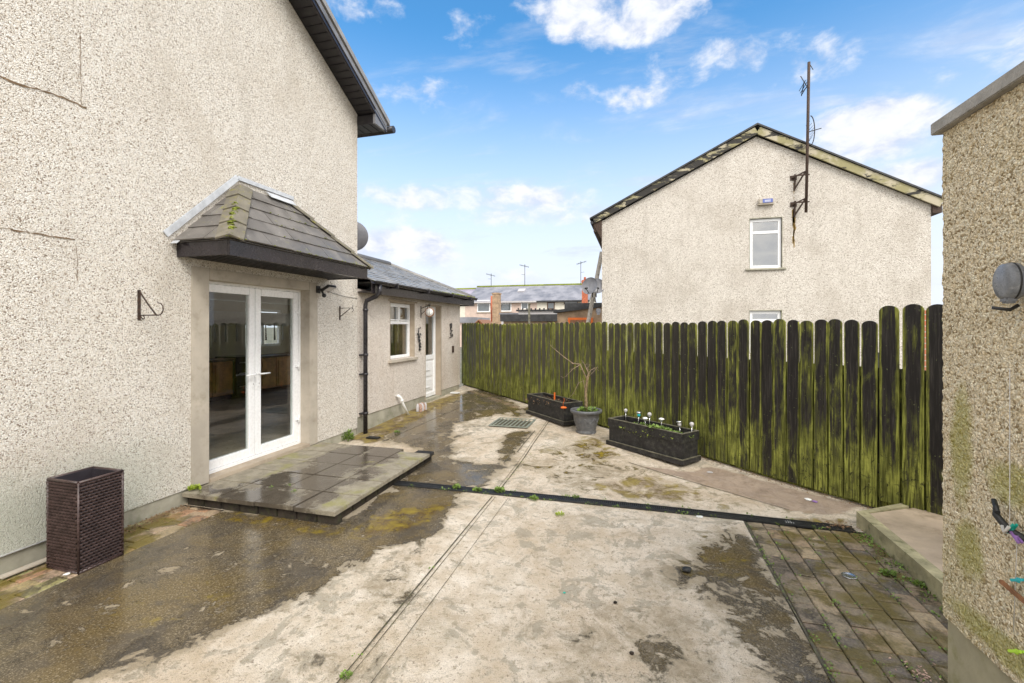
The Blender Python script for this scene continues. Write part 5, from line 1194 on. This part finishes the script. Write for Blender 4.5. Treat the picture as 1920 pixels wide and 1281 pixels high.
mb=MB(); leafcluster(mb,(.72,.15,.31),180,.16,.05,1,.035); leafcluster(mb,(.95,.13,.31),120,.13,.04,2,.03); leafcluster(mb,(.42,.17,.31),70,.13,.04,3,.03); leafcluster(mb,(1.15,.15,.31),60,.10,.03,4,.025)
leafcluster(mb,(.78,.02,.37),40,.07,.03,8,.03)
q=mb.build('green_weeds',M['leaf']); q.parent=g2; tag(q,kind='stuff')
mb=MB(); leafcluster(mb,(.65,.18,.30),170,.5,.02,5,.018); leafcluster(mb,(1.0,.18,.30),100,.22,.02,6,.018); q=mb.build('moss_cover',M['leaf2']); q.parent=g2; tag(q,kind='stuff')
mb=MB(); leafcluster(mb,(.6,.18,.31),160,.5,.02,7,.025); q=mb.build('litter',M['litter']); q.parent=g1; tag(q,kind='stuff')
Mg2=Matrix.LocRotScale(g2.location,g2.rotation_euler,None)
M['globe']=glass_mat('crackled_globe',(.85,.85,.88),1.5,.25)
def globe(lx,ly,h,label,r=.026):
    c=Mg2@Vector((lx,ly,.32)); o=empty('solar_light',c,label,'garden light','solar garden lights in the trough planter')
    mb=MB(); mb.tube([(0,0,-.04),(0,0,h)],.006,8); q=mb.build('stake',M['steel']); q.parent=o
    mb=MB(); bmesh.ops.create_icosphere(mb.bm,subdivisions=3,radius=r,matrix=Matrix.Translation((0,0,h+r)));
    for f in mb.bm.faces: f.smooth=True
    q=mb.build('globe',M['pale']); q.parent=o
    mb=MB(); mb.lathe([(.016,h-.006),(.018,h+.006),(.012,h+.010)],(0,0,0),14); q=mb.build('collar',M['steel']); q.parent=o
def capped(lx,ly,h,label,tilt=0,body='pale'):
    c=Mg2@Vector((lx,ly,.32)); o=empty('solar_light',c,label,'garden light','solar garden lights in the trough planter'); o.rotation_euler=(tilt,tilt*.6,0)
    mb=MB(); mb.tube([(0,0,-.04),(0,0,h)],.005,8); q=mb.build('stake',M['steel']); q.parent=o
    mb=MB(); mb.lathe([(.012,h),(.022,h+.01),(.024,h+.045),(.02,h+.05)],(0,0,0),16); q=mb.build('lantern',M[body]); q.parent=o
    mb=MB(); mb.lathe([(.03,h+.046),(.034,h+.052),(.034,h+.068),(.0001,h+.07)],(0,0,0),18); q=mb.build('cap',M['steel']); q.parent=o
def mushroom(lx,ly,h,label):
    c=Mg2@Vector((lx,ly,.32)); o=empty('solar_light',c,label,'garden light','solar garden lights in the trough planter')
    mb=MB(); mb.tube([(0,0,-.04),(0,0,h)],.006,8); q=mb.build('stake',M['steel']); q.parent=o
    mb=MB(); mb.lathe([(.016,h-.03),(.020,h-.005),(.036,h),(.040,h+.006),(.022,h+.020),(.0001,h+.024)],(0,0,0),20); q=mb.build('cap',M['white']); q.parent=o
globe(.05,.30,.12,'globe solar light standing at the left end of the weedy trough')
capped(.36,.20,.12,'solar light with blue lantern left of the middle globe in the trough',.10,'cyan')
globe(.50,.27,.13,'middle globe solar light between the lantern light and the white mushroom light',.030)
mushroom(.53,.14,.12,'white mushroom solar light just in front of the middle globe')
mushroom(.72,.24,.13,'white mushroom solar light standing alone right of the middle globe')
capped(1.02,.22,.09,'small tilted solar light with steel cap in the right half of the trough',-.12)
globe(1.20,.20,.13,'globe solar light standing at the right end of the weedy trough',.027)
# orange things on planter 1
c=Vector(atg(1058,801)); 
mb=MB(); mb.lathe([(.0001,-.06),(.022,-.055),(.026,0),(.022,.05),(.0001,.055)],(0,0,0),14,(1,.2,0)); mb.lathe([(.014,.05),(.012,.07)],(0,0,0),10,(1,.2,0)); o=mb.build('orange_float',M['orange']); o.scale=(.75,.75,.75)
M1=Matrix.LocRotScale(g1.location,g1.rotation_euler,None); o.location=M1@Vector((L1+.02,-.03,.30)); tag(o,'bright orange hose fitting hanging on the corner of the empty trough','hose fitting')
mb=MB(); mb.tube([(0,0,.0),(0,0,.06),(.02,0,.10),(.01,.02,.14)],.003,5); o=mb.build('orange_string',M['orange']); o.location=M1@Vector((L1+.01,-.03,.31)); tag(o,'orange string tied above the orange fitting','string')
mb=MB(); mb.box((-.014,-.004,0),(.014,.004,.16),.003); o=mb.build('plant_label',M['orange']); o.location=M1@Vector((.50,.27,.28)); tag(o,'orange plant marker standing in the empty trough','plant marker')
# ------------------------------------------------------------------ pot with bare shrub
pc=Vector(atg(1097,815)); pc=Vector((pc.x,pc.y+.15,gz(pc.y)))
po=empty('garden_pot',pc,'round grey swagged pot holding weeds and a bare small tree','pot'); po.scale=(1.2,1.2,1.18)
mb=MB(); mb.lathe([(.13,0),(.135,.02),(.125,.035),(.13,.05),(.165,.20),(.178,.265),(.205,.275),(.212,.295),(.208,.312),(.19,.315),(.178,.30),(.172,.265),(.0001,.262)],(0,0,0),40); q=mb.build('bowl',M['pot']); q.parent=po
mb=MB()
for k in range(8):
    a0=k*math.pi/4
    for (aa,zz,rr) in ((0,.0,.03),):
        pts=[((.1505+.012*(.5)+ .0 + (.16-.1505)*0+ (z_-.12)*.18)*math.cos(a0+u_*math.pi/4),((.1565)+(z_-.12)*.18)*math.sin(a0+u_*math.pi/4),z_) for u_,z_ in [(t2/8,.215-.06*math.sin(math.pi*t2/8)) for t2 in range(9)]]
        pts=[((.1295+.2*(z_-.05)+.03*0+.004)*math.cos(a0+u_*math.pi/4),(.1295+.2*(z_-.05)+.004)*math.sin(a0+u_*math.pi/4),z_) for u_,z_ in [(t2/8,.215-.065*math.sin(math.pi*t2/8)) for t2 in range(9)]]
        mb.tube(pts,.005,6)
q=mb.build('swag_relief',M['pot']); q.parent=po
mb=MB(); mb.lathe([(.0001,.285),(.10,.283),(.171,.275)],(0,0,0),20); q=mb.build('soil',M['soil']); q.parent=po
mb=MB(); leafcluster(mb,(.03,-.03,.285),150,.13,.06,11,.035); q=mb.build('weeds',M['leaf']); q.parent=po; tag(q,kind='stuff')
ct=Vector((pc.x,pc.y,pc.z+.31))
tr=empty('bare_shrub',ct,'small leafless tree with crooked twigs growing in the grey pot','tree')
mb=MB()
def P2(px,py,dy=0): # picture offset -> local plane through the pot
    q=Vector(atY(px,py,pc.y+dy)); return q-ct
mb.tube([(0,0,0),P2(1099,755),P2(1098,735,.01),P2(1101,712),P2(1104,700)],[.030,.027,.022,.021,.015],8)
q=mb.build('trunk',M['bark']); q.parent=tr
mb=MB(); rnd=random.Random(4)
def br(pts,r): 
    n_=len(pts); mb.tube(pts,[r*(1-.75*i/(n_-1)) for i in range(n_)],6)
    for i in range(1,n_):
        for _ in range(2):
            d=Vector((rnd.uniform(-1,1),rnd.uniform(-1,1),rnd.uniform(-.3,.8)))*.06; mb.tube([pts[i],pts[i]+d*.5+Vector((0,0,.004)),pts[i]+d],[.0022,.0017,.001],4)
br([P2(1101,712),P2(1092,693,-.03),P2(1088,683,-.05),P2(1075,682,-.08),P2(1058,670,-.1),P2(1040,655,-.12),P2(1032,648,-.13)],.010)
br([P2(1104,702),P2(1097,685,.02),P2(1091,676,.03)],.008)
br([P2(1103,702),P2(1108,694,.03),P2(1116,690,.05),P2(1122,695,.06)],.007)
br([P2(1104,706),P2(1110,700,-.03),P2(1117,693,-.05)],.006)
br([P2(1098,738),P2(1094,714,-.03),P2(1085,718,-.07),P2(1075,738,-.1),P2(1063,750,-.13)],.006)
br([P2(1088,684,-.05),P2(1074,692,-.07),P2(1062,705,-.09),P2(1056,709,-.09)],.005)
br([P2(1103,704),P2(1102,690,.08),P2(1106,684,.10)],.005)
q=mb.build('branch',M['twig']); q.parent=tr
# ------------------------------------------------------------------ small ground things
c=atg(1592,1083); mb=MB(); mb.lathe([(.0001,0),(.034,0),(.042,.004),(.046,.009),(.042,.010),(.036,.006),(.0001,.006)],(c[0],c[1],c[2]+.006),28); o=mb.build('deck_light',M['steel']); tag(o,'round metal ground light set in the dark block paving','ground light')
# mossy grate
ga=Vector(atg(962,793)); gr_=empty('drain_cover',(ga.x,ga.y,gz(ga.y)),'square slatted drain cover grown with moss in the concrete','drain cover')
mb=MB(); s2=.31
for k in range(9): mb.box((-s2+.03+k*.072,-s2,.003),(-s2+.052+k*.072,s2,.012))
mb.box((-s2-.03,-s2-.03,.002),(-s2,s2+.03,.014)); mb.box((s2,-s2-.03,.002),(s2+.03,s2+.03,.014)); mb.box((-s2,-s2-.03,.002),(s2,-s2-.0005,.014)); mb.box((-s2,s2+.0005,.002),(s2,s2+.03,.014))
M['grate']=plain('grey_mossy_grate',(.22,.24,.20),.6,.3,10,dirt=(.15,.17,.04,.8)); q=mb.build('grating',M['grate']); q.parent=gr_
mb=MB(); mb.box((-s2,-s2,.0),(s2,s2,.0045)); q=mb.build('pit',M['joint']); q.parent=gr_
c=Vector((-2.66,5.33,.0)); mb=MB(); mb.box((c.x-.12,5.30,.085),(c.x+.11,5.42,.128),.003)
for k in range(9): mb.box((c.x-.11+k*.024,5.31,.1285),(c.x-.10+k*.024,5.41,.131))
o=mb.build('black_tile',M['iron']); tag(o,'small black grate tile set in the far corner of the slab platform','grate')
c=Vector(atg(700,822)); mb=MB(); mb.box((c.x-.10,c.y-.05,c.z+.004),(c.x+.10,c.y+.05,c.z+.02),.003); 
for k in range(6): mb.box((c.x-.09+k*.03,c.y-.04,c.z+.0205),(c.x-.08+k*.03,c.y+.04,c.z+.024))
o=mb.build('gully_grate',M['iron']); tag(o,'small black gully grate on the mossy strip by the downpipe','grate')
# debris
rnd=random.Random(17)
def scrap(px,py,r,m,name,label,cat,flat=.35):
    c=atg(px,py); mb=MB(); bmesh.ops.create_icosphere(mb.bm,subdivisions=2,radius=r)
    for v in mb.bm.verts: v.co*=1+.5*mnoise.noise(v.co*60+Vector((px,py,0))); v.co.z*=flat
    o=mb.build(name,M[m]); o.location=(c[0],c[1],c[2]+r*flat*.8); o.rotation_euler=(0,0,rnd.random()*6); tag(o,label,cat); return o
scrap(1287,1071,.032,'iron','crumpled_scrap','black crumpled scrap lying on the pale concrete near the paving','scrap',.5)
scrap(1058,1112,.010,'teal','green_scrap','tiny green plastic bit on the pale concrete','scrap')
scrap(1154,1131,.012,'soil','pebble','dark pebble nearest the middle of the pale concrete','pebble','' and 0 or .6)
scrap(1185,1226,.011,'soil','pebble','dark pebble lying closest to the camera on pale concrete','pebble',.6)
scrap(125,1078,.018,'white','paper_scrap','white paper scrap at the foot of the woven planter','scrap',.4)
scrap(602,975,.013,'white','paper_scrap','white scrap at the near corner of the slab platform','scrap',.6)
scrap(1110,814,.03,'pale','paper_scrap','pale wrapper on the ground behind the grey pot','scrap',.15)
scrap(1331,886,.035,'pale','paper_scrap','pale wrapper beside the right end of the weedy trough','scrap',.12)
scrap(1480,980,.035,'white','paper_scrap','white paper scrap resting on the drainage channel','scrap',.12)
scrap(1312,969,.03,'white','paper_scrap','white paper scrap just in front of the drainage channel','scrap',.12)
scrap(1515,937,.03,'white','paper_scrap','white wrapper among dead leaves under the fence','scrap',.2)
scrap(1528,941,.025,'purple','wrapper','purple wrapper among dead leaves under the fence','wrapper',.2)
c=atg(853,738); mb=MB(); mb.box((-.10,-.07,0),(.10,.07,.025),.004); o=mb.build('white_board',M['white']); o.location=(c[0],c[1],c[2]+.006); tag(o,'flat white board on the ground at the far end of the extension','board')
c=atg(96,1062); mb=MB(); mb.box((-.03,-.14,0),(.03,.14,.012),.003); o=mb.build('tile_scrap',M['surround']); o.location=(-4.22,2.20,.02); tag(o,'narrow tile offcut lying between the woven planter and the wall','tile')
# tin cans pack by the step
cx0=Vector(atg(783,772)); o=empty('bottle_pack',(cx0.x,cx0.y,cx0.z),'shrink wrapped pack of red and white bottles by the extension wall','bottle pack')
k_=0
for i in range(4):
    for j_ in range(2):
        mb=MB(); mb.lathe([(.03,0),(.032,.01),(.032,.11),(.018,.135),(.016,.15),(.0001,.152)],((j_)*.066,i*.066,0.0),12); q=mb.build('bottle',M['gravel_red'] if (i+j_)%2 else M['pale']); q.parent=o
# leaf litter + weeds
mb=MB(); rnd=random.Random(31)
def flakes(mb,f,n,s):
    for k in range(n):
        x,y=f(); a_=rnd.random()*6.28; L_=s*rnd.uniform(.5,1.5); z=gz(y)+.010+rnd.random()*.012; u_=Vector((math.cos(a_),math.sin(a_),rnd.uniform(-.3,.3))); v_=Vector((-u_.y,u_.x,rnd.uniform(-.4,.4)))*.5
        c_=Vector((x,y,z)); mb.poly([c_-u_*L_,c_+v_*L_,c_+u_*L_,c_-v_*L_],[(0,1,2,3)])
flakes(mb,lambda:(-4.28+abs(rnd.gauss(0,.09)),rnd.uniform(2.55,3.4)),500,.010)
flakes(mb,lambda:(-4.28+abs(rnd.gauss(0,.05)),rnd.uniform(1.6,2.6)),130,.010)
def fl_f():
    s_=rnd.uniform(.0,3.0); q=FA+FD*s_+FN*(.02+abs(rnd.gauss(0,.06))); return q.x,q.y
flakes(mb,fl_f,520,.010)
flakes(mb,lambda:(1.70+rnd.gauss(0,.09),4.58+rnd.gauss(0,.05)),120,.010)
o=mb.build('dead_leaves',M['litter']); tag(o,'brown dead leaves gathered along wall and fence foot','dead leaves',kind='stuff')
mb=MB(); flakes(mb,lambda:(1.36+rnd.gauss(0,.04),2.72+rnd.gauss(0,.06)),70,.007); o=mb.build('red_chippings',M['gravel_red']); tag(o,'reddish stone chips at the foot of the buff wall','stone chips',kind='stuff')
mb=MB()
for k in range(150):     # weeds in the paving joints
    cwid=.92/7; i=rnd.choice([0,0,0,1,2,3,4,5,6,6,6]); x=.94+i*cwid; y=rnd.uniform(1.6,4.45)
    leafcluster(mb,(x+rnd.gauss(0,.006),y,.004),rnd.randint(4,10),.022,.012,rnd.random(),.012)
for k in range(40): leafcluster(mb,(1.82+rnd.gauss(0,.02),rnd.uniform(2.9,4.5),.004),10,.04,.02,rnd.random(),.018)
for k in range(45):
    u_=rnd.random(); x=-2.4+4.3*u_; leafcluster(mb,(x,4.535+.035*math.sin((x+2.62)/4.42*3)+rnd.choice((-.066,-.07,.066))+rnd.gauss(0,.006),.003),rnd.randint(4,12),.03,.015,rnd.random(),.014)
for k in range(12): leafcluster(mb,(-1.42+rnd.gauss(0,.008),rnd.uniform(1.8,7.9),.006),6,.02,.01,rnd.random(),.012)
o=mb.build('joint_weeds',M['leaf']); tag(o,'tiny green weeds sprouting from the paving joints and channel edges','weeds',kind='stuff')
def weed(px,py,r,h,n,label,sz=.03,m='leaf'):
    c=atg(px,py); mb=MB(); leafcluster(mb,(0,0,0),n,r,h,px,sz); rr=random.Random(px)
    for k in range(max(4,n//14)):
        a_=rr.random()*6.28; mb.tube([(0,0,0),(r*.4*math.cos(a_),r*.4*math.sin(a_),h*.6),(r*.8*math.cos(a_),r*.8*math.sin(a_),h)],[.003,.002,.001],4)
    o=mb.build('weed',M[m]); o.location=(c[0],c[1],c[2]+.002); k2=1.0 if h>.1 or px<400 else .72; o.scale=(k2,k2,k2); tag(o,label,'weed'); return o
weed(625,828,.10,.13,260,'left bushy green weed at the foot of the white wall beside the platform')
weed(650,825,.10,.17,320,'taller bushy green weed by the corner of the tall white house')
weed(745,812,.05,.05,60,'small weed tuft on the mossy strip near the downpipe')
weed(857,916,.05,.05,70,'star shaped weed left of the joint along the drainage channel',.035)
weed(895,921,.06,.04,90,'spreading weed at the middle left of the drainage channel',.03)
weed(936,922,.07,.05,130,'dense weed where the long joint meets the drainage channel',.03)
weed(1001,937,.05,.04,70,'weed in front of the drainage channel right of the long joint',.03)
weed(1080,934,.035,.03,45,'small weed on the pale slab side of the drainage channel',.025)
weed(648,1270,.03,.03,60,'green weed in the long joint at the bottom edge',.02)
weed(1050,966,.05,.02,80,'flat mossy tuft on the pale concrete in front of the channel',.02,'leaf2')
weed(1665,1078,.05,.03,90,'low weed tuft on the block paving beside the kerb',.03)
weed(1725,1100,.04,.04,70,'weed tuft against the kerb nearest the buff wall',.025)
c=weed(380,912,.045,.04,170,'round yellow green moss cushion on the platform by the left door post',.022,'leaf2'); c.location=(-4.24,3.50,.135)
for k,(x,y) in enumerate(((-3.55,3.75),(-3.42,3.85),(-3.25,3.72))):
    o=weed(500+k*20,900,.03,.02,20,['first small sprout in the slab joints, nearest the door','middle small sprout in the slab joints of the platform','small sprout in the slab joints nearest the yard'][k],.015); o.location=(x,y,.132)
